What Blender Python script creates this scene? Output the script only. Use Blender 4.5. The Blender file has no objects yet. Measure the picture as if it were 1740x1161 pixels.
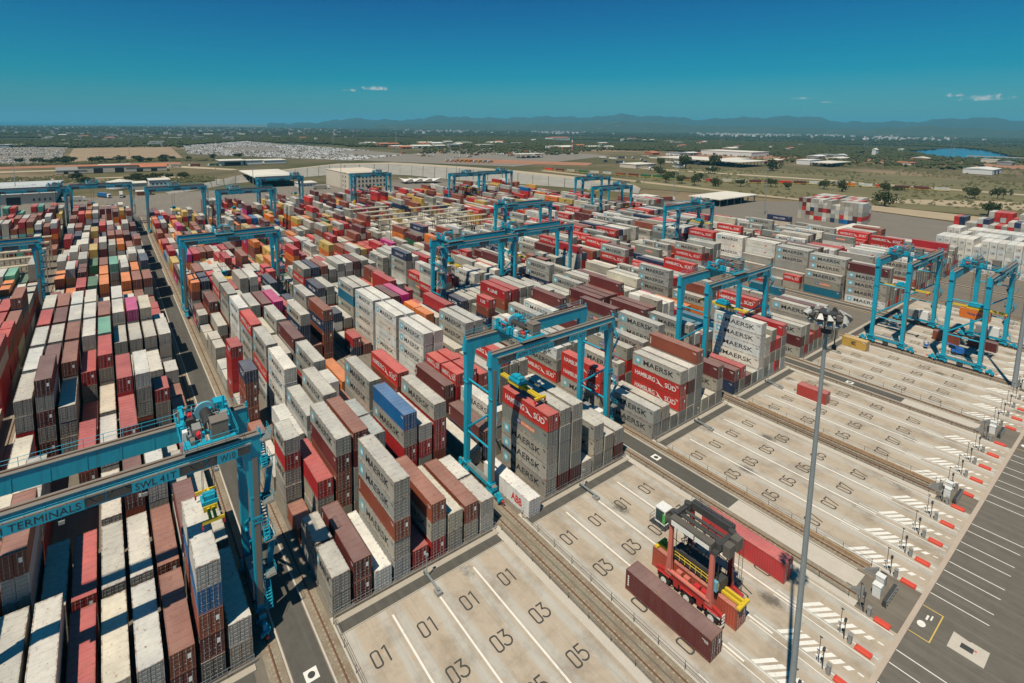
import bpy, math, random
import numpy as np
from mathutils import Vector, Matrix, Euler

S = bpy.context.scene
COL = S.collection
R = math.radians

# ------------------------------------------------------------------ camera (wide shift lens)
CAM_LOC = (58.416, -20.433, 62.516)
CAM_R, CAM_U, CAM_F = (0.58054, 0.81415, 0.01143), (-0.10408, 0.06028, 0.99274), (-0.80755, 0.57751, -0.11973)
cd = bpy.data.cameras.new('camera'); cam = bpy.data.objects.new('camera', cd); COL.objects.link(cam)
cd.sensor_width = 36.0; cd.lens = 881.71 * 36 / 1740
cd.shift_x = (870 - 804.157) / 1740; cd.shift_y = (319.8 - 580.5) / 1740
cd.clip_start = 0.5; cd.clip_end = 200000
cam.matrix_world = Matrix(((CAM_R[0], CAM_U[0], -CAM_F[0], CAM_LOC[0]), (CAM_R[1], CAM_U[1], -CAM_F[1], CAM_LOC[1]),
                           (CAM_R[2], CAM_U[2], -CAM_F[2], CAM_LOC[2]), (0, 0, 0, 1)))
S.camera = cam

# ------------------------------------------------------------------ sky, sun, exposure
SUN_EL = 62.0; SH = Vector((-0.37, 0.93, 0)).normalized()          # shadows fall this way on the ground
SUN_DIR = Vector((SH.x * math.cos(R(SUN_EL)), SH.y * math.cos(R(SUN_EL)), -math.sin(R(SUN_EL))))
w = bpy.data.worlds.new('World'); S.world = w; w.use_nodes = True
nt = w.node_tree; bg = nt.nodes['Background']
sky = nt.nodes.new('ShaderNodeTexSky'); sky.sky_type = 'NISHITA'; sky.sun_disc = False
sky.sun_elevation = R(SUN_EL); sky.sun_rotation = math.atan2(-SH.x, -SH.y); sky.altitude = 60
sky.air_density = 1.0; sky.dust_density = 0.6; sky.ozone_density = 2.0
# colour response of the picture: the sky's red and part of its green are held back, as in the photograph
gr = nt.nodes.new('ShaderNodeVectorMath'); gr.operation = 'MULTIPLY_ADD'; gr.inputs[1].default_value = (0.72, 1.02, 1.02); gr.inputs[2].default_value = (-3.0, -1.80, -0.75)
mx = nt.nodes.new('ShaderNodeVectorMath'); mx.operation = 'MAXIMUM'; mx.inputs[1].default_value = (.06, 1.15, 2.1)  # floor added to brighten the unseen overhead sky, so shadows turn less navy
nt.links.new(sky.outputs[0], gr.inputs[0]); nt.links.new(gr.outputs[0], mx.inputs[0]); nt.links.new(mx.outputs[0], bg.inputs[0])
# a few small soft clouds low over the hills
prev = mx.outputs[0]
def vm(op, a, b):
    x = nt.nodes.new('ShaderNodeVectorMath'); x.operation = op
    for i_, v in enumerate((a, b)):
        if isinstance(v, tuple): x.inputs[i_].default_value = v
        else: nt.links.new(v, x.inputs[i_])
    return x.outputs['Value'] if op == 'DOT_PRODUCT' else x.outputs[0]
def sm(op, a, b, c=None):
    x = nt.nodes.new('ShaderNodeMath'); x.operation = op
    for i_, v in enumerate((a, b) if c is None else (a, b, c)):
        if isinstance(v, (int, float)): x.inputs[i_].default_value = v
        else: nt.links.new(v, x.inputs[i_])
    return x.outputs[0]
tcw = nt.nodes.new('ShaderNodeTexCoord'); DIRV = tcw.outputs['Generated']
nz = nt.nodes.new('ShaderNodeTexNoise'); nz.inputs['Scale'].default_value = 95; nz.inputs['Detail'].default_value = 6; nz.inputs['Roughness'].default_value = .62
nt.links.new(DIRV, nz.inputs['Vector'])
for (azd, el, wa, wb, op_) in ((155.0, .0655, .034, .0085, .95), (157.6, .0610, .024, .0060, .8), (100.3, .0440, .036, .0095, .97), (102.2, .0490, .018, .0052, .8), (112.5, .0490, .026, .0036, .6), (110.6, .0425, .015, .0028, .45)):
    a_ = R(azd); u_ = vm('DOT_PRODUCT', DIRV, (-math.sin(a_) / wa, math.cos(a_) / wa, 0)); v_ = sm('DIVIDE', sm('SUBTRACT', vm('DOT_PRODUCT', DIRV, (0, 0, 1)), el), wb)
    front = sm('GREATER_THAN', vm('DOT_PRODUCT', DIRV, (math.cos(a_), math.sin(a_), 0)), 0.0)
    vv = sm('MULTIPLY', v_, sm('ADD', 1.0, sm('MULTIPLY', sm('LESS_THAN', v_, 0.0), 1.4)))
    r2_ = sm('ADD', sm('MULTIPLY', u_, u_), sm('MULTIPLY', vv, vv))
    m_ = sm('SUBTRACT', sm('ADD', sm('MULTIPLY', nz.outputs[0], 2.6), -.35), r2_)
    mr = nt.nodes.new('ShaderNodeMapRange'); mr.interpolation_type = 'SMOOTHSTEP'; mr.inputs[1].default_value = .35; mr.inputs[2].default_value = 1.25; mr.inputs[3].default_value = 0; mr.inputs[4].default_value = op_
    nt.links.new(m_, mr.inputs[0]); mk = nt.nodes.new('ShaderNodeMixRGB'); nt.links.new(sm('MULTIPLY', mr.outputs[0], front), mk.inputs[0]); nt.links.new(prev, mk.inputs[1]); mk.inputs[2].default_value = (9.4, 9.4, 8.9, 1); prev = mk.outputs[0]
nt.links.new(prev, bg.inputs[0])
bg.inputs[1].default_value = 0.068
sd = bpy.data.lights.new('sun', 'SUN'); sd.energy = 5.0; sd.angle = R(0.55); sd.color = (1.0, 0.90, 0.73)
sun = bpy.data.objects.new('sun', sd); COL.objects.link(sun)
sun.rotation_euler = SUN_DIR.to_track_quat('-Z', 'Y').to_euler(); sun.location = (0, -100, 300)
S.view_settings.view_transform = 'Standard'; S.view_settings.look = 'None'; S.view_settings.gamma = 1.0
S.view_settings.exposure = 0.0
S.render.engine = 'CYCLES'
S.cycles.max_bounces = 5; S.cycles.diffuse_bounces = 1; S.cycles.glossy_bounces = 2
S.cycles.transmission_bounces = 2; S.cycles.volume_bounces = 0; S.cycles.caustics_reflective = False

rnd = random.Random(7)

# ------------------------------------------------------------------ helpers
def tag(o, label=None, cat=None, group=None, kind=None):
    if label: o['label'] = label
    if cat: o['category'] = cat
    if group: o['group'] = group
    if kind: o['kind'] = kind
    return o

def empty(name, loc=(0, 0, 0), rz=0.0):
    o = bpy.data.objects.new(name, None); COL.objects.link(o); o.location = loc; o.rotation_euler = (0, 0, rz)
    o.empty_display_size = 0.5
    return o

def link(name, mesh, parent=None, loc=(0, 0, 0), rz=0.0):
    o = bpy.data.objects.new(name, mesh); COL.objects.link(o)
    if parent is not None: o.parent = parent
    o.location = loc
    if rz: o.rotation_euler = (0, 0, rz)
    return o

def copy_tree(o, parent=None):
    c = o.copy(); COL.objects.link(c); c.parent = parent
    for ch in o.children: copy_tree(ch, c)
    return c

class MB:
    """collects shapes into one mesh"""
    def __init__(s): s.v = []; s.f = []; s.m = []; s.mats = []
    def mi(s, m):
        if m not in s.mats: s.mats.append(m)
        return s.mats.index(m)
    def add(s, vs, fs, m=None):
        b = len(s.v); s.v += [tuple(v) for v in vs]; s.f += [tuple(b + i for i in f) for f in fs]
        k = s.mi(m) if m is not None else 0
        s.m += [k] * len(fs)
        return s
    def box(s, x0, x1, y0, y1, z0, z1, m=None):
        return s.add([(x0, y0, z0), (x1, y0, z0), (x1, y1, z0), (x0, y1, z0), (x0, y0, z1), (x1, y0, z1), (x1, y1, z1), (x0, y1, z1)],
                     [(0, 3, 2, 1), (4, 5, 6, 7), (0, 1, 5, 4), (1, 2, 6, 5), (2, 3, 7, 6), (3, 0, 4, 7)], m)
    def taper(s, c0, a0, c1, a1, m=None):
        """box from rectangle (half sizes a0) round c0 to rectangle a1 round c1, both horizontal"""
        vs = []
        for c, a in ((c0, a0), (c1, a1)):
            vs += [(c[0] - a[0], c[1] - a[1], c[2]), (c[0] + a[0], c[1] - a[1], c[2]), (c[0] + a[0], c[1] + a[1], c[2]), (c[0] - a[0], c[1] + a[1], c[2])]
        return s.add(vs, [(0, 3, 2, 1), (4, 5, 6, 7), (0, 1, 5, 4), (1, 2, 6, 5), (2, 3, 7, 6), (3, 0, 4, 7)], m)
    def tube(s, p, q, r, n=6, m=None, r2=None, caps=True):
        p = Vector(p); q = Vector(q); d = (q - p)
        if d.length < 1e-6: return s
        d.normalize(); a = d.orthogonal().normalized(); b = d.cross(a)
        r2 = r if r2 is None else r2
        vs = []
        for c, rr in ((p, r), (q, r2)):
            for i in range(n):
                t = 2 * math.pi * (i + .5) / n
                vs.append(c + a * (math.cos(t) * rr) + b * (math.sin(t) * rr))
        fs = [(i, (i + 1) % n, n + (i + 1) % n, n + i) for i in range(n)]
        if caps: fs += [tuple(range(n - 1, -1, -1)), tuple(range(n, 2 * n))]
        return s.add(vs, fs, m)
    def poly(s, pts, m=None): return s.add(pts, [tuple(range(len(pts)))], m)
    def mesh(s, name, m=None, smooth=False):
        me = bpy.data.meshes.new(name); me.from_pydata(s.v, [], s.f)
        ms = [m] if m is not None and not s.mats else (s.mats or [])
        if m is not None and s.mats: ms = s.mats
        for x in ms:
            if x is not None: me.materials.append(x)
        if len(ms) > 1: me.polygons.foreach_set('material_index', s.m)
        if smooth: me.polygons.foreach_set('use_smooth', [True] * len(s.f))
        me.update()
        return me
    def build(s, name, m=None, parent=None, loc=(0, 0, 0), rz=0.0, smooth=False):
        return link(name, s.mesh(name, m, smooth), parent, loc, rz)

def struct(name, mb, m, loc=(0, 0, 0)):
    o = mb.build(name, m, None, loc); o['kind'] = 'structure'; return o

# ------------------------------------------------------------------ materials
class NT:
    def __init__(s, name):
        s.mat = bpy.data.materials.new(name); s.mat.use_nodes = True; s.t = s.mat.node_tree
        s.p = s.t.nodes['Principled BSDF']
    def n(s, ty, **kw):
        x = s.t.nodes.new(ty)
        for k, v in kw.items(): setattr(x, k, v)
        return x
    def l(s, a, b): s.t.links.new(a, b)
    def pos(s): return s.n('ShaderNodeNewGeometry').outputs['Position']
    def noise(s, scale, detail=3, vec=None, rough=.55):
        x = s.n('ShaderNodeTexNoise'); x.inputs['Scale'].default_value = scale; x.inputs['Detail'].default_value = detail
        x.inputs['Roughness'].default_value = rough
        s.l(vec if vec is not None else s.pos(), x.inputs['Vector']); return x.outputs[0]
    def ramp(s, fac, stops):
        x = s.n('ShaderNodeValToRGB'); e = x.color_ramp.elements
        while len(e) < len(stops): e.new(.5)
        for i, (p, c) in enumerate(stops):
            e[i].position = p; e[i].color = (c if len(c) == 4 else tuple(c) + (1,)) if not isinstance(c, (int, float)) else (c, c, c, 1)
        s.l(fac, x.inputs[0]); return x.outputs[0]
    def mix(s, fac, a, b, mode='MIX'):
        x = s.n('ShaderNodeMixRGB', blend_type=mode)
        for i, v in enumerate((fac, a, b)):
            if isinstance(v, (int, float)): x.inputs[i].default_value = v if i == 0 else (v, v, v, 1)
            elif isinstance(v, tuple): x.inputs[i].default_value = v if len(v) == 4 else v + (1,)
            else: s.l(v, x.inputs[i])
        return x.outputs[0]
    def math(s, op, a, b=0.0, c=None):
        x = s.n('ShaderNodeMath', operation=op)
        for i, v in enumerate((a, b) if c is None else (a, b, c)):
            if isinstance(v, (int, float)): x.inputs[i].default_value = v
            else: s.l(v, x.inputs[i])
        return x.outputs[0]
    def bump(s, h, dist=.02, strength=.6):
        x = s.n('ShaderNodeBump'); x.inputs['Distance'].default_value = dist; x.inputs['Strength'].default_value = strength
        s.l(h, x.inputs['Height']); s.l(x.outputs[0], s.p.inputs['Normal'])
    def scaled(s, vec, sc):
        x = s.n('ShaderNodeVectorMath', operation='MULTIPLY'); s.l(vec, x.inputs[0]); x.inputs[1].default_value = sc; return x.outputs[0]
    def done(s, col, rough=.6, metal=0.0, spec=.35):
        if isinstance(col, tuple): s.p.inputs['Base Color'].default_value = col if len(col) == 4 else col + (1,)
        else: s.l(col, s.p.inputs['Base Color'])
        if isinstance(rough, (int, float)): s.p.inputs['Roughness'].default_value = rough
        else: s.l(rough, s.p.inputs['Roughness'])
        s.p.inputs['Metallic'].default_value = metal; s.p.inputs['Specular IOR Level'].default_value = spec
        return s.mat

def plain(name, col, rough=.6, var=.25, scale=.6, metal=0.0, spec=.35, dirt=None, fine=6.0):
    t = NT(name)
    n = t.noise(scale, 4); f = t.noise(fine, 3)
    c = t.mix(n, tuple(x * (1 - var) for x in col), tuple(min(1, x * (1 + var)) for x in col))
    c = t.mix(t.ramp(f, [(.55, 0), (.75, 1)]), c, t.mix(.35, c, dirt or (0.16, 0.12, 0.09)))
    return t.done(c, rough, metal, spec)

def paint_mat(name, source, dark=1.0, rusty=0.0):
    """weathered container paint; colour from the object or from the mesh attribute"""
    t = NT(name)
    if source == 'object':
        oi = t.n('ShaderNodeObjectInfo'); c = oi.outputs['Color']
    else:
        at = t.n('ShaderNodeAttribute'); at.attribute_name = 'Col'; c = at.outputs['Color']
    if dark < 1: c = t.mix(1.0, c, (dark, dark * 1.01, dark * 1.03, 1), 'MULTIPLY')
    pos = t.pos()
    ge = t.n('ShaderNodeNewGeometry'); sx = t.n('ShaderNodeSeparateXYZ'); t.l(ge.outputs['True Normal'], sx.inputs[0])
    up = t.ramp(sx.outputs[2], [(.6, 0), (.95, 1)])
    # sun bleached, dusty roofs
    bl = t.mix(t.noise(.35, 3), 0.16, 0.36)
    hv = t.n('ShaderNodeSeparateColor', mode='HSV'); t.l(c, hv.inputs[0])
    pale = t.ramp(hv.outputs[1], [(.25, 1.55), (.75, .62)])
    c2 = t.mix(t.mix(1.0, up, t.mix(1.0, bl, pale, 'MULTIPLY'), 'MULTIPLY'), c, (0.80, 0.77, 0.71, 1))
    # patchy fade and vertical streaks
    st = t.noise(1.0, 4, t.scaled(pos, (1.6, 1.6, .22)))
    c2 = t.mix(t.ramp(st, [(.40, 0.0), (.70, .30)]), c2, t.mix(.5, c2, (0.13, 0.115, 0.10, 1)))
    big = t.noise(.22, 2)
    c2 = t.mix(1.0, c2, t.ramp(big, [(.25, (.80, .80, .82)), (.75, (1.12, 1.10, 1.06))]), 'MULTIPLY')
    rn = t.math('ADD', t.noise(1.7, 5, pos, .7), t.math('MULTIPLY', up, .035))
    rust = t.ramp(rn, [(.62 - rusty, 0), (.72 - rusty, .75)])
    c2 = t.mix(rust, c2, (0.20, 0.085, 0.040, 1))
    if source != 'object':
        wv = t.n('ShaderNodeTexWave', wave_type='BANDS', bands_direction='X'); wv.inputs['Scale'].default_value = .95
        t.l(pos, wv.inputs['Vector'])
        wy = t.n('ShaderNodeTexWave', wave_type='BANDS', bands_direction='Y'); wy.inputs['Scale'].default_value = 1.9
        t.l(pos, wy.inputs['Vector'])
        ax = t.math('ABSOLUTE', sx.outputs[0])
        t.bump(t.mix(ax, wv.outputs[0], wy.outputs[0]), .04, .7)
    return t.done(c2, t.mix(rust, .5, .85), 0, .35)

M_PAINT = paint_mat('container_paint', 'object')
M_PAINTD = paint_mat('container_door_paint', 'object', .66)  # same container paint, multiplied darker and slightly bluer for the doors
M_PAINTF = paint_mat('container_frame_paint', 'object', .9, .13)
M_PAINTS = paint_mat('container_paint_far', 'attr')
def print_mat(name, col):
    t = NT(name); n = t.noise(2.2, 4)
    return t.done(t.mix(t.ramp(n, [(.5, 0), (.75, .35)]), col, (.33, .32, .30)), .6)
M_BLACK = print_mat('black_print', (.022, .024, .030)); M_WHITEP = print_mat('white_print', (.80, .79, .75))
M_STARB = print_mat('light_blue_print', (.13, .46, .58)); M_ORP = print_mat('orange_print', (.72, .20, .08)); M_NAVP = print_mat('navy_print', (.03, .06, .20))
M_REDP = print_mat('red_print', (.62, .03, .03)); M_YELP = print_mat('yellow_print', (.75, .5, .06))
M_BAR = plain('galvanised_bar', (.34, .34, .33), .5, .2)
def crane_mat():
    t = NT('crane_blue_paint'); pos = t.pos()
    c = t.mix(t.noise(.5, 4), (.008, .310, .455, 1), (.014, .375, .520, 1))
    st = t.noise(1.0, 5, t.scaled(pos, (2.2, 2.2, .18)), .7)
    c = t.mix(t.ramp(st, [(.50, 0), (.72, .45)]), c, (.02, .10, .13, 1))
    c = t.mix(t.ramp(t.noise(2.6, 5, pos, .75), [(.66, 0), (.74, .6)]), c, (.13, .09, .06, 1))
    return t.done(c, t.mix(st, .38, .62), 0, .4)
M_CRANE = crane_mat()
M_CRDARK = plain('crane_walkway_grey', (.20, .19, .17), .7, .25)
M_STEEL = plain('dark_steel', (.055, .055, .055), .55, .3)
M_RUST = plain('rusty_steel', (.17, .085, .05), .8, .35, 1.5)
M_YEL = plain('spreader_yellow', (.66, .47, .03), .5, .12)
M_REDM = plain('motor_red', (.55, .03, .04), .45, .1)
M_WHITE = plain('white_paint', (.72, .72, .69), .5, .08)
M_GREYP = plain('grey_paint', (.26, .26, .25), .5, .12)
M_CABB = plain('brown_grey_cabinet', (.20, .17, .14), .6, .12)
M_GALV = plain('galvanised_steel', (.30, .34, .35), .45, .12, metal=.3)
M_RUB = plain('rubber', (.022, .022, .022), .85, .2)
M_CARR = plain('carrier_red_paint', (.42, .035, .03), .42, .12, spec=.45)
M_CARP = plain('carrier_faded_red', (.56, .16, .12), .5, .12)
M_GLASS = plain('dark_glass', (.03, .06, .06), .08, .1, spec=.6)
M_CONC = plain('concrete', (.40, .355, .29), .9, .15, .8)
M_LIGHTC = plain('pale_concrete', (.50, .455, .39), .9, .12, .7)
M_LINE = plain('white_road_paint', (.74, .72, .67), .8, .12, .8, dirt=(.28, .25, .20), fine=1.6)
M_LINEY = plain('yellow_road_paint', (.62, .44, .10), .8, .12)
M_NUM = plain('black_road_paint', (.055, .055, .052), .85, .2, 1.2, dirt=(.25, .22, .18), fine=2.0)
M_REDB = plain('red_barrier_paint', (.62, .075, .045), .6, .12)

def text_arrays(txt, bold=0.0, res=4, shear=0.0):
    cu = bpy.data.curves.new('txt', 'FONT'); cu.body = txt; cu.resolution_u = res; cu.offset = bold; cu.fill_mode = 'FRONT' if hasattr(cu, 'fill_mode') else cu.fill_mode
    cu.shear = shear
    ob = bpy.data.objects.new('txt', cu)
    me = bpy.data.meshes.new_from_object(ob)
    V = np.array([v.co[:2] for v in me.vertices]); F = [tuple(p.vertices) for p in me.polygons]
    bpy.data.objects.remove(ob); bpy.data.curves.remove(cu); bpy.data.meshes.remove(me)
    V -= V.min(0); V /= V.max(0)
    return V, F
_TX = {}
def text(txt, bold=.02):
    if (txt, bold) not in _TX: _TX[(txt, bold)] = text_arrays(txt, bold)
    return _TX[(txt, bold)]
def flat_text(mb, txt, org, ux, uy, w, h, m=None, bold=.02):
    """lettering w by h on the plane spanned by ux (reading) and uy (up) with its lower left at org"""
    V, F = text(txt, bold); o = Vector(org); ux = Vector(ux); uy = Vector(uy)
    mb.add([o + ux * (a * w) + uy * (b * h) for a, b in V], F, m)

# ================================================================== yard layout (metres)
ROWP = 2.934; BAYP = 13.75; CL = 12.192; CW = 2.438; CHH = 2.90; CHS = 2.60; NBAY = 24
YB = dict(Z=-66.6, A=-35.5, B=0.0, C=31.35, D=66.6, E=97.5, F=132.3, G=163.4, H=198.2, I=229.3, J=264.0)
RAIL_L, RAIL_R = -1.45, 27.75                                       # crane rails beside each block
XBACK = -344.0

# ------------------------------------------------------------------ ground
def ground_mat():
    t = NT('open_ground')
    pos = t.pos()
    a = t.noise(.006, 6, pos, .6); b = t.noise(.03, 5, pos, .65); c = t.noise(.0012, 4, pos)
    grass = t.mix(b, (.085, .078, .035, 1), (.185, .150, .080, 1))
    soil = t.mix(b, (.20, .135, .082, 1), (.30, .225, .150, 1))
    col = t.mix(t.ramp(a, [(.46, 0), (.58, 1)]), grass, soil)
    col = t.mix(t.ramp(c, [(.40, 0), (.62, .7)]), col, (.050, .062, .026, 1))
    return t.done(col, .95, 0, .1)
M_GROUND = ground_mat()
g = MB().add([(-60000, -60000, 0), (60000, -60000, 0), (60000, 60000, 0), (-60000, 60000, 0)], [(0, 1, 2, 3)])
struct('ground', g, M_GROUND, (0, 0, -0.60))
wf = MB(); A_ = [R(94 + k * 106 / 40) for k in range(41)]
for a0_, a1_ in zip(A_, A_[1:]): wf.poly([(58 + d_ * math.cos(a_), -20 + d_ * math.sin(a_), 0) for a_, d_ in ((a0_, 1560 + 60 * math.sin(a0_ * 23)), (a0_, 9000), (a1_, 9000), (a1_, 1560 + 60 * math.sin(a1_ * 23)))])
struct('woodland_floor', wf, plain('woodland_floor', (.034, .042, .019), .95, .35, .012, fine=.06), (0, 0, -.45))

def asphalt_mat(name, c0, c1, stain=.5):
    t = NT(name); pos = t.pos()
    a = t.noise(.05, 5, pos, .6); b = t.noise(.6, 5, pos, .7); f = t.noise(9, 3)
    col = t.mix(a, c0, c1)
    col = t.mix(t.ramp(b, [(.35, stain * .6), (.6, 0)]), col, tuple(x * .55 for x in c0[:3]) + (1,))
    tr = t.noise(1.0, 3, t.scaled(pos, (.04, .9, 1)))
    col = t.mix(t.ramp(tr, [(.45, 0), (.7, .35)]), col, tuple(min(1, x * 1.35) for x in c1[:3]) + (1,))
    col = t.mix(t.ramp(f, [(.3, .25), (.6, 0)]), col, tuple(x * .6 for x in c0[:3]) + (1,))
    t.bump(f, .004, .4)
    return t.done(col, .92, 0, .2)
M_ASPH = asphalt_mat('yard_asphalt', (.150, .130, .105, 1), (.200, .175, .145, 1))
M_ASPHD = asphalt_mat('road_asphalt', (.085, .080, .070, 1), (.120, .112, .098, 1))
M_ASPHQ = asphalt_mat('quay_asphalt', (.125, .112, .095, 1), (.165, .148, .125, 1))
def rect(x0, x1, y0, y1, z): return MB().add([(x0, y0, z), (x1, y0, z), (x1, y1, z), (x0, y1, z)], [(0, 1, 2, 3)])
struct('yard_pavement', rect(-470, 43, -110, 300, -0.012), M_ASPH)
struct('back_road', MB().add([(-470, -110, -.006), (-352, -110, -.006), (-352, 300, -.006), (-400, 330, -.006), (-470, 200, -.006)], [(0, 1, 2, 3, 4)]), asphalt_mat('back_road_asphalt', (.19, .165, .135, 1), (.235, .205, .17, 1)))
struct('quay_pavement', rect(43, 400, -200, 420, -0.008), M_ASPHQ)
struct('side_yard_pavement', MB().add([(-205, 292, -.010), (43, 292, -.010), (43, 420, -.010), (-40, 455, -.010), (-140, 470, -.010), (-235, 350, -.010)], [(0, 1, 2, 3, 4, 5)]), asphalt_mat('side_yard_asphalt', (.17, .15, .125, 1), (.215, .19, .16, 1)))

# ------------------------------------------------------------------ lane pads in front of each block
def pad_mat():
    t = NT('lane_concrete'); tc = t.n('ShaderNodeTexCoord'); ob = tc.outputs['Object']; pos = t.pos()
    sx = t.n('ShaderNodeSeparateXYZ'); t.l(ob, sx.inputs[0])
    ph = t.math('FRACT', t.math('DIVIDE', sx.outputs[1], 6.37))     # 0..1 across one lane
    d = t.math('ABSOLUTE', t.math('SUBTRACT', ph, .47))
    wob = t.math('ADD', d, t.math('MULTIPLY', t.math('SUBTRACT', t.noise(.7, 4), .5), .09))
    band = t.ramp(wob, [(.20, 0), (.29, 1), (.40, 1), (.45, .15)])                      # 0 tan centre, 1 grey wheel track
    tan_ = t.mix(t.noise(.5, 5, pos, .65), (.370, .305, .232, 1), (.490, .420, .335, 1))
    gry = t.mix(t.noise(.8, 5, t.scaled(pos, (.3, 1.3, 1)), .65), (.380, .358, .312, 1), (.515, .482, .430, 1))
    col = t.mix(band, tan_, gry)
    st = t.noise(.16, 6, pos, .7)
    col = t.mix(t.ramp(st, [(.47, 0), (.68, .6)]), col, (.21, .16, .115, 1))
    oil = t.noise(.33, 5, pos, .65)
    col = t.mix(t.ramp(oil, [(.66, 0), (.76, .5)]), col, (.11, .09, .07, 1))
    orr = t.noise(1.1, 5, pos, .7)
    col = t.mix(t.ramp(orr, [(.60, 0), (.72, .6)]), col, (.52, .31, .12, 1))
    ty = t.noise(1.0, 5, t.scaled(pos, (.06, 2.6, 1)), .7)
    col = t.mix(t.ramp(ty, [(.52, 0), (.72, .34)]), col, (.22, .190, .155, 1))
    ol = t.n('ShaderNodeTexVoronoi'); ol.inputs['Scale'].default_value = .085; t.l(t.scaled(pos, (1, 1.5, 1)), ol.inputs['Vector'])
    od = t.math('ADD', ol.outputs['Distance'], t.math('MULTIPLY', t.noise(1.4, 5, pos, .75), .30))
    col = t.mix(t.ramp(od, [(.20, .85), (.32, 0)]), col, (.10, .085, .07, 1))
    jo = t.math('FRACT', t.math('DIVIDE', sx.outputs[0], 4.4))
    col = t.mix(t.ramp(jo, [(.0, .45), (.012, 0)]), col, (.2, .17, .14, 1))
    t.bump(t.noise(7, 4), .006, .4)
    return t.done(col, .92, 0, .2)
M_PAD = pad_mat()
LANEP = 6.37
def stroke(mb, pts, w):
    """flat brush stroke through pts (reading x, up y) on the ground; digits read along +y with their top towards -x"""
    P_ = [Vector(p) for p in pts]
    for a, b in zip(P_, P_[1:]):
        d = (b - a).normalized(); n = Vector((-d.y, d.x)) * (w / 2); e = d * (w * .35)
        q = [a - e - n, b + e - n, b + e + n, a - e + n]; mb.poly([(-v.y, v.x, random.Random(len(mb.f)).uniform(0, .002)) for v in q])
def digit(mb, ch, x0):
    W_, H_ = .90, 2.05; r = .32
    def arc(cx, cy, a0, a1, rr=r, n=5): return [(cx + math.cos(R(a0 + (a1 - a0) * k / n)) * rr, cy + math.sin(R(a0 + (a1 - a0) * k / n)) * rr) for k in range(n + 1)]
    if ch == '0': p = arc(W_ - r, H_ - r, 0, 90) + arc(r, H_ - r, 90, 180) + arc(r, r, 180, 270) + arc(W_ - r, r, 270, 360) + [(W_, H_ - r)]
    elif ch == '1': p = [(.18, 1.85), (.55, H_), (.55, 0)]
    elif ch == '3': p = [(.05, H_), (.9, H_), (.42, 1.3)] + arc(.48, .68, 80, -160, .62, 9)
    elif ch == '5': p = [(.9, H_), (.12, H_), (.08, 1.2)] + arc(.46, .70, 110, -150, .60, 9)
    else: p = [(.05, 1.8), (.05, H_), (.92, H_), (.30, 0)]
    stroke(mb, [(x0 + a, b) for a, b in p], .21)
NUMS = []
for s_ in ('01', '03', '05', '07'):
    m_ = MB(); digit(m_, s_[0], -1.15); digit(m_, s_[1], .15); NUMS.append(m_.mesh('lane_number', M_NUM))
def lanes(b):
    y0 = YB[b]; near = b in 'BCDEF'
    pad = link('lane_pad', rect(3.2, 42.6, 0.1, 25.5, 0).mesh('lane_pad', M_PAD), None, (0, y0, 0.0)); pad['kind'] = 'structure'
    ln = MB()
    for k in (1, 2, 3): ln.box(4.3 if k != 2 else 5.6, 33 + k * .3, k * LANEP - .17, k * LANEP + .10, 0, .006)
    ln.box(3.05, 3.2, .1, 25.4, 0, .006)
    for k in range(4):
        for dy in (.55, 5.75): ln.box(31, 42.4, k * LANEP + dy, k * LANEP + dy + .12, .0, .005)
    ln.build('lane_marking', M_LINE, pad, (0, 0, .004))
    # hatched islands between the lanes near the quay
    hz = MB()
    for k in range(4):
        y0h = k * LANEP + .8; y1h = y0h + 2.5
        for i in range(8):
            xa = 33.6 + i * .93; f0 = max(0.0, min(1.0, (xa - 36.2) / 4.2)); ya = y0h + 2.5 * f0 * .98; fr = 1 - f0
            hz.poly([(xa + 1.5 * f0, ya, 0), (xa + .58 + 1.5 * f0, ya, 0), (xa + .58 + 1.5, y1h, 0), (xa + 1.5, y1h, 0)])
    hz.build('hatch_marking', M_LINE, pad, (0, 0, .010))
    for i in range(4):
        for k in range(4):
            link('lane_number', NUMS[i], pad, (9.3 + i * 6.65, 2.95 + k * LANEP, .012))
    # kerb and dark strip at the block front
    kb = MB().box(.75, 1.55, -.2, 25.9, 0, .16); kb.box(3.02, 3.18, -.1, 25.6, 0, .10)
    k = struct('front_kerb', kb, M_CONC, (0, y0, 0))
    struct('front_service_strip', rect(1.55, 3.02, 0, 25.6, .004), M_ASPHD, (0, y0, 0))
    return pad
for b in 'ABCDEFGH': lanes(b)

# ------------------------------------------------------------------ strips between the blocks: rails, ballast, roads, grass
def ballast_mat():
    t = NT('ballast'); v = t.n('ShaderNodeTexVoronoi'); v.inputs['Scale'].default_value = 9; t.l(t.pos(), v.inputs['Vector'])
    col = t.mix(v.outputs['Color'], (.21, .18, .135, 1), (.34, .295, .225, 1)); t.bump(v.outputs[0], .05, .8)
    col = t.mix(t.ramp(t.noise(.4, 4), [(.4, 0), (.7, .5)]), col, (.17, .10, .06, 1))
    return t.done(col, .95, 0, .1)
M_BALL = ballast_mat()
def weeds_mat():
    t = NT('dusty_green_gravel'); n = t.noise(3, 5, None, .7); m = t.noise(.3, 4)
    col = t.mix(n, (.105, .112, .075, 1), (.225, .225, .160, 1)); col = t.mix(t.ramp(m, [(.45, 0), (.7, .6)]), col, (.27, .22, .15, 1))
    t.bump(n, .05, .8); return t.done(col, .95, 0, .1)
M_WEED = weeds_mat()
M_SLEEP = plain('dusty_sleeper', (.33, .285, .22), .95, .2, 1.2)
slp = MB().box(-.13, .13, -.75, .75, .0, .06).mesh('sleeper', M_CONC)
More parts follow.
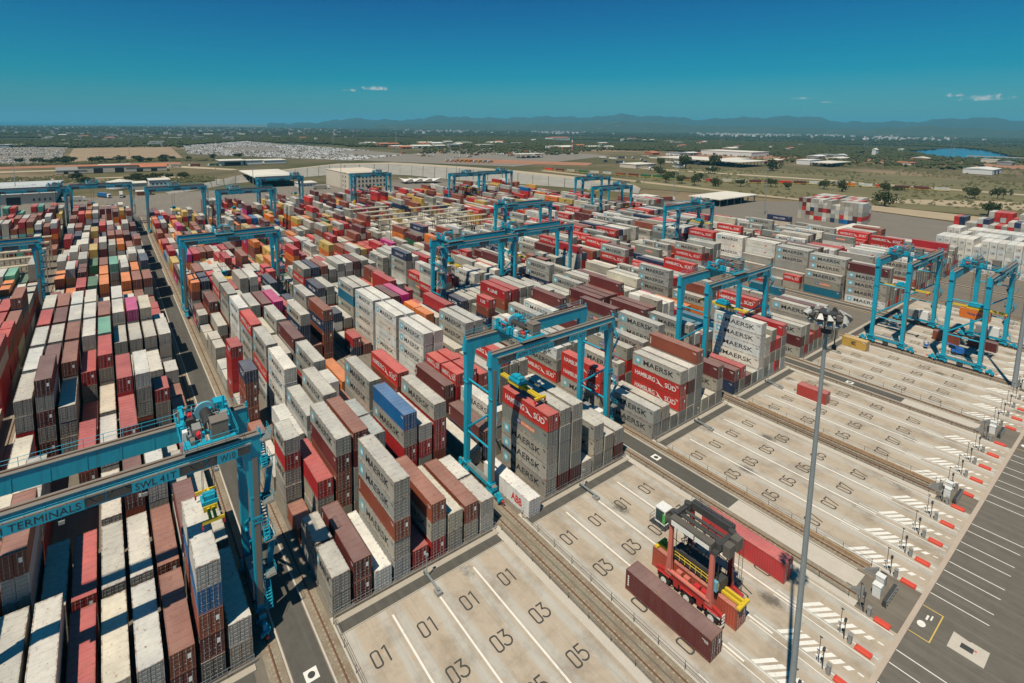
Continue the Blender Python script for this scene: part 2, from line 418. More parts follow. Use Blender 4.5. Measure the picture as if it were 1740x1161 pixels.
def rail(y, label_i):
    r = MB(); r.box(XBACK, 37.5, -.075, -.02, .06, .16); r.box(XBACK, 37.5, -.02, .02, .06, .19); r.box(XBACK, 37.5, -.11, .11, .04, .06)
    o = struct('crane_rail', r, M_RUST, (0, y, 0.02))
    s = MB()
    for i in range(int((37 + 70) / .72)):
        x = 36.5 - i * .72; s.box(x - .12, x + .12, -.36 + .06 * math.sin(i * 2.3), .30 + .08 * math.sin(i * 1.7), 0, .028)
    so = s.build('sleepers', M_SLEEP, o, (0, 0, .0)); so['kind'] = 'stuff'
    return o
order = 'ZABCDEFGHIJ'
for i, b in enumerate(order):
    for rr in (RAIL_L, RAIL_R):
        y = YB[b] + rr
        struct('rail_ballast', MB().box(XBACK, 38, -.95, .95, -.02, .025), M_BALL, (0, y, 0))
        rail(y, i)
    if i + 1 < len(order):
        n = order[i + 1]; ya = YB[b] + RAIL_R + 1.0; yb = YB[n] + RAIL_L - 1.0
        if b in 'BDFH':
            struct('gravel_strip', rect(-330, 17 if b == 'B' else 37, ya, yb, .012), M_WEED)
        else:
            struct('service_road', rect(XBACK, 19 if b == 'C' else (24 if b == 'E' else 36), ya + .35, yb - .35, .010), M_ASPHD)
            if b in 'CE': struct('concrete_apron', rect(19 if b == 'C' else 24, 37, ya + .3, yb - .3, .011), M_LIGHTC)
            k = MB().box(XBACK, 36, ya, ya + .22, 0, .10); k.box(XBACK, 36, yb - .22, yb, 0, .10)
            struct('road_kerb', k, M_LIGHTC)
        if b in 'ACE':   # white squares with a black disc painted on the road
            mk = rect(-.75, .75, -.75, .75, 0).mesh('white_square', M_LINE)
            for xm in ((5.6,) if b == 'A' else (4.0,) if b == 'C' else (13.5,)):
                ym = (ya + yb) / 2 if b != 'E' else (ya + yb) / 2 - .3
                o = link('painted_marker', mk, None, (xm, ym, .022)); o['kind'] = 'structure'
                dm = MB(); dm.poly([(.42 * math.cos(a * math.pi / 8), .42 * math.sin(a * math.pi / 8), 0) for a in range(16)])
                dm.build('black_disc', M_NUM, o, (0, 0, .006))

# pale concrete verge beside each pad
for b in 'BCDEFG':
    struct('pad_verge', rect(.2, 38, YB[b] - .5, YB[b] + .1, .006), M_LIGHTC)
    struct('pad_verge', rect(.2, 38, YB[b] + 25.5, YB[b] + 26.8, .006), M_LIGHTC)

# ------------------------------------------------------------------ quay markings
q = MB()
for b in 'BCDEFG':
    for k in range(4):
        for dy in (1.3, 3.85):
            q.box(43.2, 49.0 + (6 if b in 'BC' else 0), YB[b] + k * LANEP + dy - .07, YB[b] + k * LANEP + dy + .07, 0, .005)
qm = q.build('quay_marking', M_LINE, None, (0, 0, -.002)); qm['kind'] = 'structure'
struct('quay_edge_strip', rect(42.6, 43.15, -60, 300, .004), plain('pinkish_concrete', (.44, .36, .29), .9, .12))
for yb_ in (61.7, 127.0):
    f = MB()
    for (a, c, d, e) in ((43.2, 45.3, yb_ - 3.05, yb_ - 2.93), (43.2, 45.3, yb_ + 2.93, yb_ + 3.05), (45.18, 45.3, yb_ - 2.93, yb_ + 2.93)): f.box(a, c, d, e, 0, .005)
    o = f.build('yellow_box_marking', M_LINEY, None, (0, 0, -.002)); o['kind'] = 'structure'
    ped = MB(); ped.poly([(43.9 + .42 * math.cos(a * math.pi / 8), yb_ - .6 + .6 * math.sin(a * math.pi / 8), 0) for a in range(16)])
    ped.box(44.0, 44.2, yb_ + .6, yb_ + 1.6, 0, .004); ped.box(44.4, 44.55, yb_ + .9, yb_ + 1.9, 0, .004)
    ped.build('walker_symbol', M_LINE, o, (0, 0, .004))
p = MB().poly([(46.6, 60.0, 0), (49.9, 60.0, 0), (49.9, 63.1, 0), (48.3, 63.1, 0), (48.1, 62.95, 0), (46.6, 63.2, 0)])
o = struct('pale_patch', p, M_LIGHTC, (0, 0, -.003))
MB().box(47.55, 48.7, 61.15, 62.05, 0, .03).build('steel_cover', M_STEEL, o, (0, 0, .002))
MB().box(48.75, 48.95, 61.8, 62.0, 0, .05).build('red_peg', M_REDB, o, (0, 0, .002))

# ================================================================== containers
PAL = dict(g=(.365, .352, .308), s=(.350, .330, .280), q=(.235, .242, .205), w=(.70, .68, .62), W=(.68, .665, .60), h=(.56, .032, .024),
           m=(.125, .024, .024), b=(.255, .066, .036), r=(.42, .020, .024), n=(.018, .034, .085), u=(.006, .125, .330), o=(.70, .185, .022),
           y=(.56, .37, .085), k=(.020, .130, .055), p=(.50, .018, .170), t=(.008, .150, .240), e=(.185, .240, .245), a=(.11, .40, .29),
           l=(.52, .505, .46), c=(.56, .51, .39), d=(.115, .115, .110))
CNAME = dict(g='grey star-marked', s='plain grey', q='grey label-striped', w='white star-marked', W='white plain-sided', h='red white-lettered', m='maroon', b='rust-brown',
             r='crimson', n='navy', u='bright blue', o='orange', y='yellow', k='green', p='magenta', t='teal', e='blue-grey', a='sea-green', l='pale grey', c='cream', d='charcoal')
# stacks read off the photograph: block: 'bay,row:tiers from the ground up' ; '2' = two twenty-foot boxes front/back ; '.' = colour not seen ; '-' = empty slot
TAB = dict(
 A="0,0:..l 0,1:..s 0,2:sdl 0,3:.r 0,4:.c 0,5:sl 0,6:mb 0,7:dmbul 0,8:sl 1,0:..b 1,1:...lb 1,2:.s 1,3:.r 1,4:.s 1,5:.l 1,6:.b 1,7:..m 1,8:.s 2,0:..c 2,1:.rss 2,2:-- 2,3:-- 2,4:.l 2,5:..m 2,6:..l 2,7:.s 2,8:s "
   "3,0:.rc 3,1:-- 3,2:-- 3,3:..r 3,4:..l 3,5:...r 3,6:.b 3,7:s 3,8:r 4,0:..rss 4,1:.msmsm 4,3:.r 4,5:..srr 4,6:.bssl 4,7:2.ssr/.sr 4,8:2.b/.b 4,4:..c 4,2:.sss "
   "5,0:....l 5,1:.smsm 5,2:gsrgb 5,3:..gr 5,4:.rggr 5,5:.sn 5,6:..s 5,7:.sl 5,8:2.sl/.b 6,0:....l 6,1:....s 6,2:....b 6,3:...sl 6,4:....a 6,5:..ss 6,6:.sss 6,7:.sss 6,8:..sl "
   "7,0:....r 7,1:....m 7,2:....l 7,3:....l 7,4:....b 7,5:.sssl 7,6:..ssp 7,7:.sssc 7,8:2.ssl/.sc 8,0:....c 8,1:....b 8,2:....l 8,3:....l 8,4:...l 8,5:....l 8,6:...l 8,7:..c 8,8:2..r/..r "
   "9,1:--- 9,2:..s 9,3:..n 9,4:.l 9,5:-- 9,6:..o 9,7:..b 9,8:.b 10,0:..s 10,1:..o 10,2:.... 10,3:..yk 10,4:..bo 10,5:- 10,6:..bo 10,7:...b 10,8:...b 11,0:...o 11,3:..s 11,4:...o 11,7:...o 12,0:....s 12,1:...r 12,2:....s 14,2:....l 13,3:....y 14,4:....l 14,7:...b 15,1:...l 15,5:....b 16,0:...b",
 B="0,0:2sg/ss 0,1:mm 0,2:w 0,3:lgbgg 0,4:r 0,5:rgb 0,6:sc 0,7:sb 0,8:2ll/ll 1,0:2b/ssgrg 1,1:ssr 1,2:gbbmg 1,3:.ggmb 1,4:2ssgge/ssgge 1,5:2sr/rm 1,6:srrgu 1,7:ssrl 1,8:sbrrg "
   "2,0:2s/l 2,1:.ml 2,2:ggwg 2,3:gghgg 2,4:2sss/sssll 2,5:2.so/.sb 2,6:ssggg 2,7:.s 2,8:..bbh 3,0:2b/mbbbn 3,1:- 3,2:wwwww 3,3:.s 3,4:..hgg 3,5:2.s/.s 3,6:.so 3,7:- 3,8:- "
   "4,0:2s/brrrr 4,1:- 4,2:.whgg 4,3:..gg 4,4:..ggm 4,5:..s 4,6:.s 4,7:- 4,8:- 5,0:2l/l 5,1:- 5,2:cgggh 5,3:..sc 5,4:..ggg 5,5:..s 5,6:.bnng 5,7:.b 5,8:bbbnb 6,0:2ss/ss 6,1:- 6,2:WWWww 6,3:...ss 6,4:...bm 6,5:...mp 6,6:..sr 6,7:.sl 6,8:..sgg "
   "7,0:2s/s 7,1:.s 7,2:..sgq 7,3:..ss 7,4:.s 7,5:.s 7,6:...l 7,7:- 7,8:2.sl/.sn 8,0:2.s/.m 8,1:.bm 8,2:shshs 8,3:...r 8,4:....s 8,5:....l 8,6:.. 8,7:.sqn 8,8:- 9,0:..bo 9,1:...n 9,4:..y 9,5:.bhh 9,6:..b 9,8:...h 10,1:..ob",
 C="0,0:- 0,1:- 0,2:gggqh 0,3:msggs 0,4:msssg 0,5:l 0,6:sgs 0,7:ss 0,8:mg 1,0:c 1,1:.m 1,2:sgw 1,3:.m 1,4:2m/b 1,5:2s/- 1,6:- 1,7:w 1,8:ww 2,0:2w/. 2,1:.mm 2,2:2shrh/shhh 2,3:2..rr/..hh 2,4:.gh 2,5:.gg 2,6:.sgh 2,7:.gg 2,8:.gg "
   "3,0:- 3,1:- 3,2:WWwww 3,3:wwwww 3,4:.m 3,5:.gg 3,6:ggggg 3,7:ggggg 3,8:.gg 4,0:- 4,1:- 4,2:wwWWw 4,3:wwWWw 4,4:...m 4,5:2..soo/..soo 4,6:..gg 4,7:.brnr 4,8:..br 5,0:2nr/s 5,1:. 5,2:Wwwww 5,3:Wwwww 5,4:....m 5,5:....p 5,6:.s 5,7:.s 5,8:2..h/..h "
   "6,0:2sln/.l 6,1:.s 6,2:sggtg 6,3:.sggg 6,4:.s 6,5:..s 6,6:...rr 6,7:2.gsrg/. 6,8:2.nrr/.nrr 7,0:..ln 7,1:..gg 7,2:..c 7,3:.qq 7,4:.s 7,5:. 7,7:2.ysyb/.rybb 7,8:.gg",
 D="0,0:gg 0,1:gs 0,2:s 0,3:shhg 0,4:gsml 0,5:ggsgb 0,6:c 0,7:s 0,8:sgm 1,0:.hh 1,1:2.l/.l 1,2:ghg 1,3:gghq 1,4:.sr 1,5:..gg 1,6:.gq 1,7:...gg 1,8:.gg 2,0:.gw 2,1:.gg 2,2:.gg 2,3:.cg 2,4:..bm 2,5:.s 2,6:.s 2,7:...qm 2,8:..bm "
   "3,0:.gg 3,1:.gw 3,2:..gg 3,3:..g 3,4:...w 3,5:...bm 3,6:..bm 3,7:..m 3,8:.sg 4,0:2..nbr/. 4,1:2..s/..q 4,2:..qbr 4,3:..qbr 4,4:....s 4,5:....s 4,6:.hg 4,7:..hg 4,8:..qg 5,0:.sn 5,1:.sg 5,2:.ss 5,3:.ss 5,4:.ss 5,5:.sg 5,6:..gg 5,7:..s",
 E="0,0:nm 0,1:sr 0,2:m 0,3:s 0,4:wwwww 0,5:2sswc/sswc 0,6:.srs 0,7:.sr 0,8:.sgr 1,0:2ms/. 1,1:..gg 1,2:.bw 1,3:2.sb/.sb 1,4:2.ss/.ss 1,5:2.bt/.bt 1,6:.tt 1,7:2ss/ss 1,8:.s 2,0:.sq 2,1:.gqm 2,2:.gqm 2,3:2.nsss/. 2,4:..ww 2,5:.cww 2,6:.qh 2,7:..s 2,8:.so "
   "3,0:..bm 3,1:.bbm 3,2:.bom 3,3:....m 3,4:..cc 3,5:..ww 3,6:....c 3,7:.bh 3,8:.hp 4,0:.sg 4,1:.qg 4,2:.cqg 4,3:2..r/. 4,4:.mhg 4,5:..hg 4,6:..bm 4,7:..q 4,8:.bq 5,0:.gg 5,2:...gg",
 F="0,0:gmg 0,1:rsg 0,2:2sr/s 0,3:sbsg 0,4:srhm 0,5:ssrs 0,6:ssb 0,7:ss 0,8:2s/s 1,0:.gg 1,1:..bh 1,2:..hb 1,3:.hm 1,4:.s 1,5:2.h/.h 1,6:2s/s 1,7:. 1,8:2h/h 2,0:.og 2,1:..gb 2,2:.gs 2,3:..gg 2,4:2.h/.s 2,5:- 2,6:- 2,7:. 2,8:- 3,0:.gggg 3,1:..gh 3,2:..gg 3,5:..hhh 3,6:..pn 4,0:..g 4,3:.pp 4,4:..h 5,4:..mhg 5,5:....m",
 G="0,0:- 0,1:- 0,2:- 0,3:- 0,4:- 0,5:- 0,6:- 0,7:- 0,8:- 1,0:- 1,1:- 1,2:- 1,3:- 1,4:- 1,5:- 1,6:- 1,7:- 1,8:- 2,0:- 2,1:2h/- 2,2:- 2,3:2s/s 2,4:- 2,5:- 2,6:- 2,7:t 2,8:- 3,0:.m 3,1:.ss 3,2:m 3,3:- 3,4:- 3,5:. 3,6:- 3,7:- 3,8:- 4,0:2.pn/. 4,1:.p 4,2:.h 4,3:.s 5,2:.bq 5,6:..h",
 H="0,0:wgggm 0,1:.sgsg 0,2:.ss 0,3:.s 0,4:.m 0,5:.s 0,6:.r 0,7:.s 0,8:.s 1,0:tqg 1,1:...gg 1,2:..ggg 2,0:2sh/s 2,1:.s 2,2:.hsgg 2,3:..sgg 3,0:2h/m 3,1:.s 3,2:.ss 3,3:wwWWW 3,4:wwwWW 4,0:.m 4,1:2s/p 4,2:.s 4,3:.wwWw 4,4:wwwWw 5,0:.p 5,1:.h 5,2:.pn 5,3:..dgh 5,4:..dgh",
 I="0,0:..gg 0,1:.sg 1,0:..rs 1,1:.cr 2,0:..hw 2,1:..cg 3,0:..mg",
 J="0,0:..gg 0,1:..gr 1,0:..ghh 1,1:..gh 2,0:..rh 2,1:..rhh 3,0:..mg 3,1:..mgg 4,0:..gg 4,1:..gg 5,0:..sgg",
 Z="9,8:..bnb 9,7:..kr 8,8:...b 8,7:...r 10,8:..s 11,8:..s 11,7:..l 12,8:.srss 13,8:..s")
# what fills the slots whose boxes cannot be told apart: weights by block
MIXA = 'bbbbbbbmmmrrrrrhhhsssslllllgooyckna'; MIXB = 'gggggggggsssslhhhmmbbbrwWwqnoyc'; MIXC = 'ggggggggggssqqhhhhmmmbbwwWWrncl'; MIXFAR = 'bbbbbmmmmrrrrhhhyyyooossgglllnnkpcu'
def filler(b, bay, row):
    rr = random.Random('%s%d_%d' % (b, bay, row)); x = -bay * BAYP
    if b in 'AZ': hs, mx = (3, 4, 4, 5, 5, 2), MIXA
    elif b == 'B': hs, mx = ((2, 3, 3, 4, 4, 2), MIXB) if x > -150 else ((1, 2, 2, 3, 3), MIXFAR)
    elif b in 'CDE': hs, mx = ((3, 4, 4, 5, 3), MIXC) if x > -125 else ((2, 3, 3, 4, 2), MIXFAR if rr.random() < .75 else MIXC)
    elif b == 'G' and bay < 4: return '-'
    else: hs, mx = ((3, 4, 5, 5, 4), MIXC) if x > -170 else ((2, 3, 3, 4), MIXFAR + MIXC)
    brr = random.Random('%s%d' % (b, bay)); hb = brr.choice(hs); h = max(0, min(5, hb + rr.choice((-1, -1, 0, 0, 0, 1)))) if rr.random() > .06 else rr.choice((0, 1))
    if b in 'AZ' and x > -30: h = min(h, 2)
    run = brr.choice(mx)
    return ('2' if rr.random() < .22 else '') + ''.join(run if rr.random() < .15 else rr.choice(mx) for _ in range(h))
RACK = {('E', y) for y in range(13, 18)} | {('F', y) for y in range(11, 17)} | {('Z', y) for y in range(13, 18)}
boxes = []      # (block, bay, row, tier, ntiers, half, code, x_front, y_left, z, length, height)
def put_stack(b, bay, row, s, mx, x, half, twenty):
    z = 0.03; rr = random.Random('%s%d%d%s' % (b, bay, row, half)); L = 6.058 if twenty else CL
    s = ''.join(rr.choice(mx) if c == '.' else c for c in s if c != '-')
    for t, c in enumerate(s):
        H = CHS if twenty else CHH
        boxes.append((b, bay, row, t, len(s), half, c, x + rr.uniform(-.05, .05), YB[b] + row * ROWP + rr.uniform(-.03, .03), z, L, H)); z += H + .028
for b in YB:
    tb = {}
    for it in TAB.get(b, '').split():
        k, s = it.split(':'); i, j = k.split(','); tb[(int(i), int(j))] = s
    for bay in range(NBAY):
        if (b, bay) in RACK: continue
        for row in range(9):
            s = tb.get((bay, row))
            if s is None: s = filler(b, bay, row)
            mx = MIXA if b in 'AZ' else MIXC if b in 'CDEFGHIJ' else MIXB
            if s.startswith('2'):
                fb = s[1:].split('/'); fb = fb if len(fb) == 2 else fb * 2
                put_stack(b, bay, row, fb[0], mx, -bay * BAYP, 'front', True)
                put_stack(b, bay, row, fb[1], mx, -bay * BAYP - 6.5, 'back', True)
            else: put_stack(b, bay, row, s, mx, -bay * BAYP, '', False)
# boxes on the lanes and standing crossways beyond the blocks
ABB = dict(x=1.6, y=YB['C'] + .35)

# ---- how much of each box the camera sees (coarse depth buffer) decides which are built singly
def pick(n):
    W_, H_ = 580, 387; k = W_ / 1740.; fpx = 881.71 * k; cxp, cyp = 804.157 * k, 319.8 * k
    r_, u_, f_ = map(np.array, (CAM_R, CAM_U, CAM_F)); c_ = np.array(CAM_LOC)
    zb = np.full((H_, W_), 1e9); ib = np.full((H_, W_), -1, int)
    B = np.array([(x[7], x[8], x[9], x[10], x[11]) for x in boxes])
    for i, (xf, yl, z, L, H) in enumerate(B):
        P8 = {}
        for fc in (((0, 0, 0), (0, 1, 0), (0, 1, 1), (0, 0, 1)), ((0, 0, 0), (1, 0, 0), (1, 0, 1), (0, 0, 1)), ((0, 0, 1), (0, 1, 1), (1, 1, 1), (1, 0, 1))):
            p = np.array([(xf - a * L, yl + b_ * CW, z + c * H) for a, b_, c in fc]) - c_
            d = p @ f_
            if d.min() < 2: continue
            X = cxp + fpx * (p @ r_) / d; Y = cyp - fpx * (p @ u_) / d
            x0, x1, y0, y1 = int(max(0, X.min())), int(min(W_ - 1, X.max())) + 1, int(max(0, Y.min())), int(min(H_ - 1, Y.max())) + 1
            if x1 <= x0 or y1 <= y0: continue
            gx, gy = np.meshgrid(np.arange(x0, x1) + .5, np.arange(y0, y1) + .5)
            ok = np.ones(gx.shape, bool); sg = 0
            cr = [(X[(j + 1) % 4] - X[j]) * (gy - Y[j]) - (Y[(j + 1) % 4] - Y[j]) * (gx - X[j]) for j in range(4)]
            ok = np.all([q_ >= 0 for q_ in cr], 0) | np.all([q_ <= 0 for q_ in cr], 0)
            dd = d.mean(); sub = zb[y0:y1, x0:x1]; mk = ok & (dd < sub)
            sub[mk] = dd; ib[y0:y1, x0:x1][mk] = i
    cnt = np.bincount(ib[ib >= 0], minlength=len(boxes))
    o = np.argsort(-cnt); return [int(j) for j in o[:n] if cnt[j] > 0], cnt
SINGLE, SEEN = pick(300)
SINGLE_SET = set(SINGLE)
exposed = set()
occ = {(x[0], x[1], x[2], x[5], x[3]) for x in boxes}

# ---- container meshes (shared), origin at the middle of the floor, doors at +x
def corrugated(L, z0, z1, y, depth, n, out):
    """trapezoid ribs along x on the plane y, outward direction out"""
    vs = []; fs = []; x = -L / 2; p = L / n; prof = []
    for i in range(n):
        prof += [(x, 0), (x + p * .30, 0), (x + p * .5, depth), (x + p * .80, depth)]; x += p
    prof.append((L / 2, 0))
    for (a, d) in prof: vs += [(a, y - out * d, z0), (a, y - out * d, z1)]
    for i in range(len(prof) - 1):
        q_ = (2 * i, 2 * i + 2, 2 * i + 3, 2 * i + 1); fs.append(q_ if out < 0 else q_[::-1])
    return vs, fs
def container_meshes(L, H, ribs, reefer=False):
    hl, hw = L / 2, CW / 2; fr = MB(); t = .15
    for sx in (-1, 1):
        for sy in (-1, 1):
            fr.box(min(sx * hl, sx * (hl - t)), max(sx * hl, sx * (hl - t)), min(sy * hw, sy * (hw - .11)), max(sy * hw, sy * (hw - .11)), 0, H)
        fr.box(min(sx * hl, sx * (hl - t)) , max(sx * hl, sx * (hl - t)), -hw + .11, hw - .11, 0, .16)
        fr.box(min(sx * hl, sx * (hl - t)), max(sx * hl, sx * (hl - t)), -hw + .11, hw - .11, H - .14, H)
    for sy in (-1, 1):
        fr.box(-hl + t, hl - t, min(sy * hw, sy * (hw - .09)), max(sy * hw, sy * (hw - .09)), 0, .16)
        fr.box(-hl + t, hl - t, min(sy * hw, sy * (hw - .09)), max(sy * hw, sy * (hw - .09)), H - .10, H)
    fr.box(-hl + t, hl - t, -hw + .09, hw - .09, .02, .10)
    # closed front end
    vs, fs = corrugated(CW - .22, .16, H - .14, 0, .04, 8, 1)
    fr.add([(-hl + .03 - v[1], v[0], v[2]) for v in vs], fs)
    d = dict(frame=fr)
    sp = MB()
    if reefer: sp.box(-hl + t, hl - t, -hw + .012, -hw + .05, .16, H - .10)
    else:
        vs, fs = corrugated(L - 2 * t, .16, H - .10, -hw + .012, .045, ribs, -1); sp.add(vs, fs)
    d['side'] = sp
    ro = MB()
    nr = max(6, ribs // 3); p = (L - 2 * t) / nr
    ro.box(-hl + t, hl - t, -hw + .09, hw - .09, H - .06, H - .03)
    for i in range(nr): ro.box(-hl + t + i * p + p * .3, -hl + t + i * p + p * .75, -hw + .13, hw - .13, H - .03, H - .012)
    d['roof'] = ro
    do = MB(); do.box(hl - .09, hl - .04, .02, hw - .115, .17, H - .15)
    for k in range(5): z = .24 + k * (H - .42) / 5; do.box(hl - .04, hl - .012, .07, hw - .17, z, z + (H - .42) / 5 - .16)
    d['door'] = do
    bar = MB()
    bar.tube((hl - .005, 0, .10), (hl - .005, 0, H - .08), .022, 6); bar.box(hl - .03, hl + .015, -.16, .02, 1.0, 1.05)
    for z in (.3, 1.3, H - .4): bar.box(hl - .035, hl + .02, -.05, .05, z, z + .07)
    d['bar'] = bar
    return d
def meshset(L, H, ribs, reefer=False):
    d = container_meshes(L, H, ribs, reefer); o = {}
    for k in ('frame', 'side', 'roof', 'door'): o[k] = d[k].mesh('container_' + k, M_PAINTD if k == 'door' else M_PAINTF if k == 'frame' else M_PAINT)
    o['bar'] = d['bar'].mesh('locking_bar', M_BAR)
    w_ = MB()                                                       # whole box in one mesh for those too small to show parts
    for k in ('frame', 'side', 'roof'): w_.add(d[k].v, d[k].f, M_PAINTF if k == 'frame' else M_PAINT)
    w_.add([(-a, -b_, c) for a, b_, c in d['side'].v], d['side'].f, M_PAINT)
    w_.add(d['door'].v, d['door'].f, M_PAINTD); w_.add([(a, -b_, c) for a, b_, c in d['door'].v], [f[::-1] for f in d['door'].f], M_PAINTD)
    for y in (-.85, -.35, .35, .85): w_.add([(a, b_ + y, c) for a, b_, c in d['bar'].v], d['bar'].f, M_BAR)
    o['whole'] = w_.mesh('container_whole', M_PAINT)
    return o
MS40 = meshset(CL, CHH, 34); MS20 = meshset(6.058, CHS, 17); MSR = meshset(CL, CHH, 34, True)

# ---- prints on the long side that faces the camera (-y): list of (mesh, name)
def star(mb, cx, cz, r, n=7):
    mb.poly([(cx + (r if i % 2 == 0 else r * .45) * math.sin(math.pi * i / n), 0, cz + (r if i % 2 == 0 else r * .45) * math.cos(math.pi * i / n)) for i in range(2 * n)])
def prints(code, L, H):
    """-> list of (part name, MB, material, colour) in local coordinates at y = 0 (to be put on the side plane)"""
    f = L / CL; o = []; X = (1, 0, 0); Zv = (0, 0, 1)
    mk = MB(); xe = L / 2 - .35                                     # small serial marks at the door end of the side
    for (a, b_, z_, h_) in ((.80, 0, 2.30, .08), (.55, 0, 2.16, .05), (.50, 0, 2.06, .05)): mk.poly([(xe - a, 0, z_), (xe, 0, z_), (xe, 0, z_ + h_), (xe - a, 0, z_ + h_)])
    lt = code in 'gswWlcqe'; o.append(('serial_mark', mk, M_BLACK if lt else M_WHITEP, (.14, .14, .13) if lt else (.6, .56, .48)))
    def T(name, txt, x, z, w_, h_, mat, col, bold=.02, dy=0.0):
        mb = MB(); flat_text(mb, txt, (x * f, dy, z), X, Zv, w_ * f, h_, None, bold); o.append((name, mb, mat, col))
    if code in 'gw':
        mb = MB(); x0, z0, a = -5.35 * f, .78, 1.45 * (f if f < 1 else 1)
        mb.poly([(x0, 0, z0), (x0 + a, 0, z0), (x0 + a, 0, z0 + 1.45), (x0, 0, z0 + 1.45)]); o.append(('star_square', mb, M_STARB, (.13, .46, .58)))
        st = MB(); star(st, x0 + a / 2, z0 + .72, .55); st.v = [(v[0], -.006, v[2]) for v in st.v]; o.append(('white_star', st, M_WHITEP, (.8, .79, .75)))
        T('lettering', 'MAERSK', -3.2, .88, 7.6, 1.15, M_BLACK, (.022, .024, .03), .012)
    elif code == 'h':
        T('lettering', 'HAMBURG', -5.2, 1.0, 5.2, 1.05, M_WHITEP, (.8, .79, .75), .012)
        mb = MB()
        mb.poly([(0.1 * f, 0, 2.15), (.75 * f, 0, 1.85), (1.25 * f, 0, 1.3), (2.3 * f, 0, .72), (1.5 * f, 0, .86), (.95 * f, 0, 1.1), (.15 * f, 0, .95), (.85 * f, 0, 1.28), (.6 * f, 0, 1.75)])
        o.append(('swoosh', mb, M_WHITEP, (.8, .79, .75)))
        T('lettering', 'SÜD', 2.5, .95, 2.7, 1.25, M_WHITEP, (.8, .79, .75), .012)
    elif code == 'q':
        for (nm, txt, x, w_, mat, c) in (('navy_label', 'P&O', -2.2, 1.35, M_NAVP, (.03, .06, .20)), ('orange_label', 'Nedlloyd', -.8, 3.6, M_ORP, (.72, .2, .08))):
            mb = MB(); mb.poly([(x * f, 0, 1.05), ((x + w_) * f, 0, 1.05), ((x + w_) * f, 0, 1.85), (x * f, 0, 1.85)]); o.append((nm, mb, mat, c))
            T('lettering', txt, x + .15, 1.22, w_ - .3, .46, M_WHITEP, (.8, .79, .75), .0, -.006)
    elif code == 'W':
        T('lettering', 'SAFMARINE', -3.6, 1.15, 4.6, .55, M_BAR, (.45, .45, .44), .0)
        mb = MB(); mb.poly([(2.0 * f, 0, .95), (2.7 * f, 0, 1.2), (2.5 * f, 0, 1.9), (2.25 * f, 0, 1.4), (1.5 * f, 0, 1.45)]); o.append(('red_bird', mb, M_REDP, (.6, .03, .03)))
    elif code == 'o': T('lettering', 'Hapag-Lloyd', -3.0, 1.0, 6.5, .95, M_NAVP, (.03, .05, .16), .01)
    elif code == 'y': T('lettering', 'MSC', -1.2, .85, 2.2, 1.15, M_BLACK, (.03, .03, .03), .03)
    elif code == 'n': T('lettering', 'CMA CGM', -2.8, 1.0, 6.2, .95, M_WHITEP, (.75, .75, .74), .01)
    elif code == 'p': T('lettering', 'ONE', -1.6, .8, 3.4, 1.2, M_WHITEP, (.8, .79, .75), .03)
    elif code == 'r': T('lettering', 'K LINE', -2.2, .95, 4.6, 1.0, M_WHITEP, (.8, .79, .75), .02)
    elif code in 'mb' :
        mb = MB()
        for k in range(5): mb.poly([(-5.75 * f, 0, .75 + k * .32), (-5.55 * f, 0, .75 + k * .32), (-5.55 * f, 0, .98 + k * .32), (-5.75 * f, 0, .98 + k * .32)])
        o.append(('lettering', mb, M_WHITEP, (.7, .69, .66)))
    return o
_PR = {}
def print_meshes(code, L, H):
    if (code, L) not in _PR: _PR[(code, L)] = [(n, mb.mesh(n, mt)) for n, mb, mt, c in prints(code, L, H)]
    return _PR[(code, L)]

def decal(L, H):
    m = MB(); x = L / 2 + .022
    for (y, z, w_, h_) in ((.46, H * .52, .34, .62),): m.poly([(x, y, z), (x, y + w_, z), (x, y + w_, z + h_), (x, y, z + h_)])
    return m.mesh('door_decal', M_WHITEP)
DECAL = {False: decal(CL, CHH), True: decal(6.058, CHS)}
ORD = ('one', 'two', 'three', 'four', 'five', 'six', 'seven', 'eight', 'nine')
BNAME = dict(Z='far-left block', A='block under crane W10', B='block right of W10', C='block under centre crane', D='fourth block from left',
             E='fifth block from left', F='sixth block from left', G='half-empty block', H='block behind paired cranes', I='second block behind those', J='rearmost block')
def vary(code, seed):
    rr = random.Random(seed); c = PAL[code]; k = rr.uniform(.86, 1.12); h = rr.uniform(-.06, .06)
    return (min(1, c[0] * k * (1 + h)), min(1, c[1] * k), min(1, c[2] * k * (1 - h)), 1)
def add_container(code, loc, L, H, label, group, detail, seed, rz=0.0, name='shipping_container', plainside=False, col=None):
    ms = MS20 if L < 8 else (MSR if code in 'wW' else MS40); col = col or vary(code, seed)
    if detail:
        root = empty(name, loc, rz)
        a = link('frame', ms['frame'], root); a.color = col
        for s in (0, 1):
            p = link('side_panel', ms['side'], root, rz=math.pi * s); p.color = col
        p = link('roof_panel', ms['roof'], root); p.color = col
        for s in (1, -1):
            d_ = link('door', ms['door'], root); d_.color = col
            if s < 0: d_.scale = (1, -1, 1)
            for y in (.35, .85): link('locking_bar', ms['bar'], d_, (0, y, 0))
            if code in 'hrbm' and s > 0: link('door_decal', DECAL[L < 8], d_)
    else:
        root = link(name, ms['whole'], None, loc, rz); root.color = col
    tag(root, label, 'container', group)
    if not plainside:
        for n, me in print_meshes(code, L, H): link(n, me, root, (0, -CW / 2 - .006, 0))
    return root
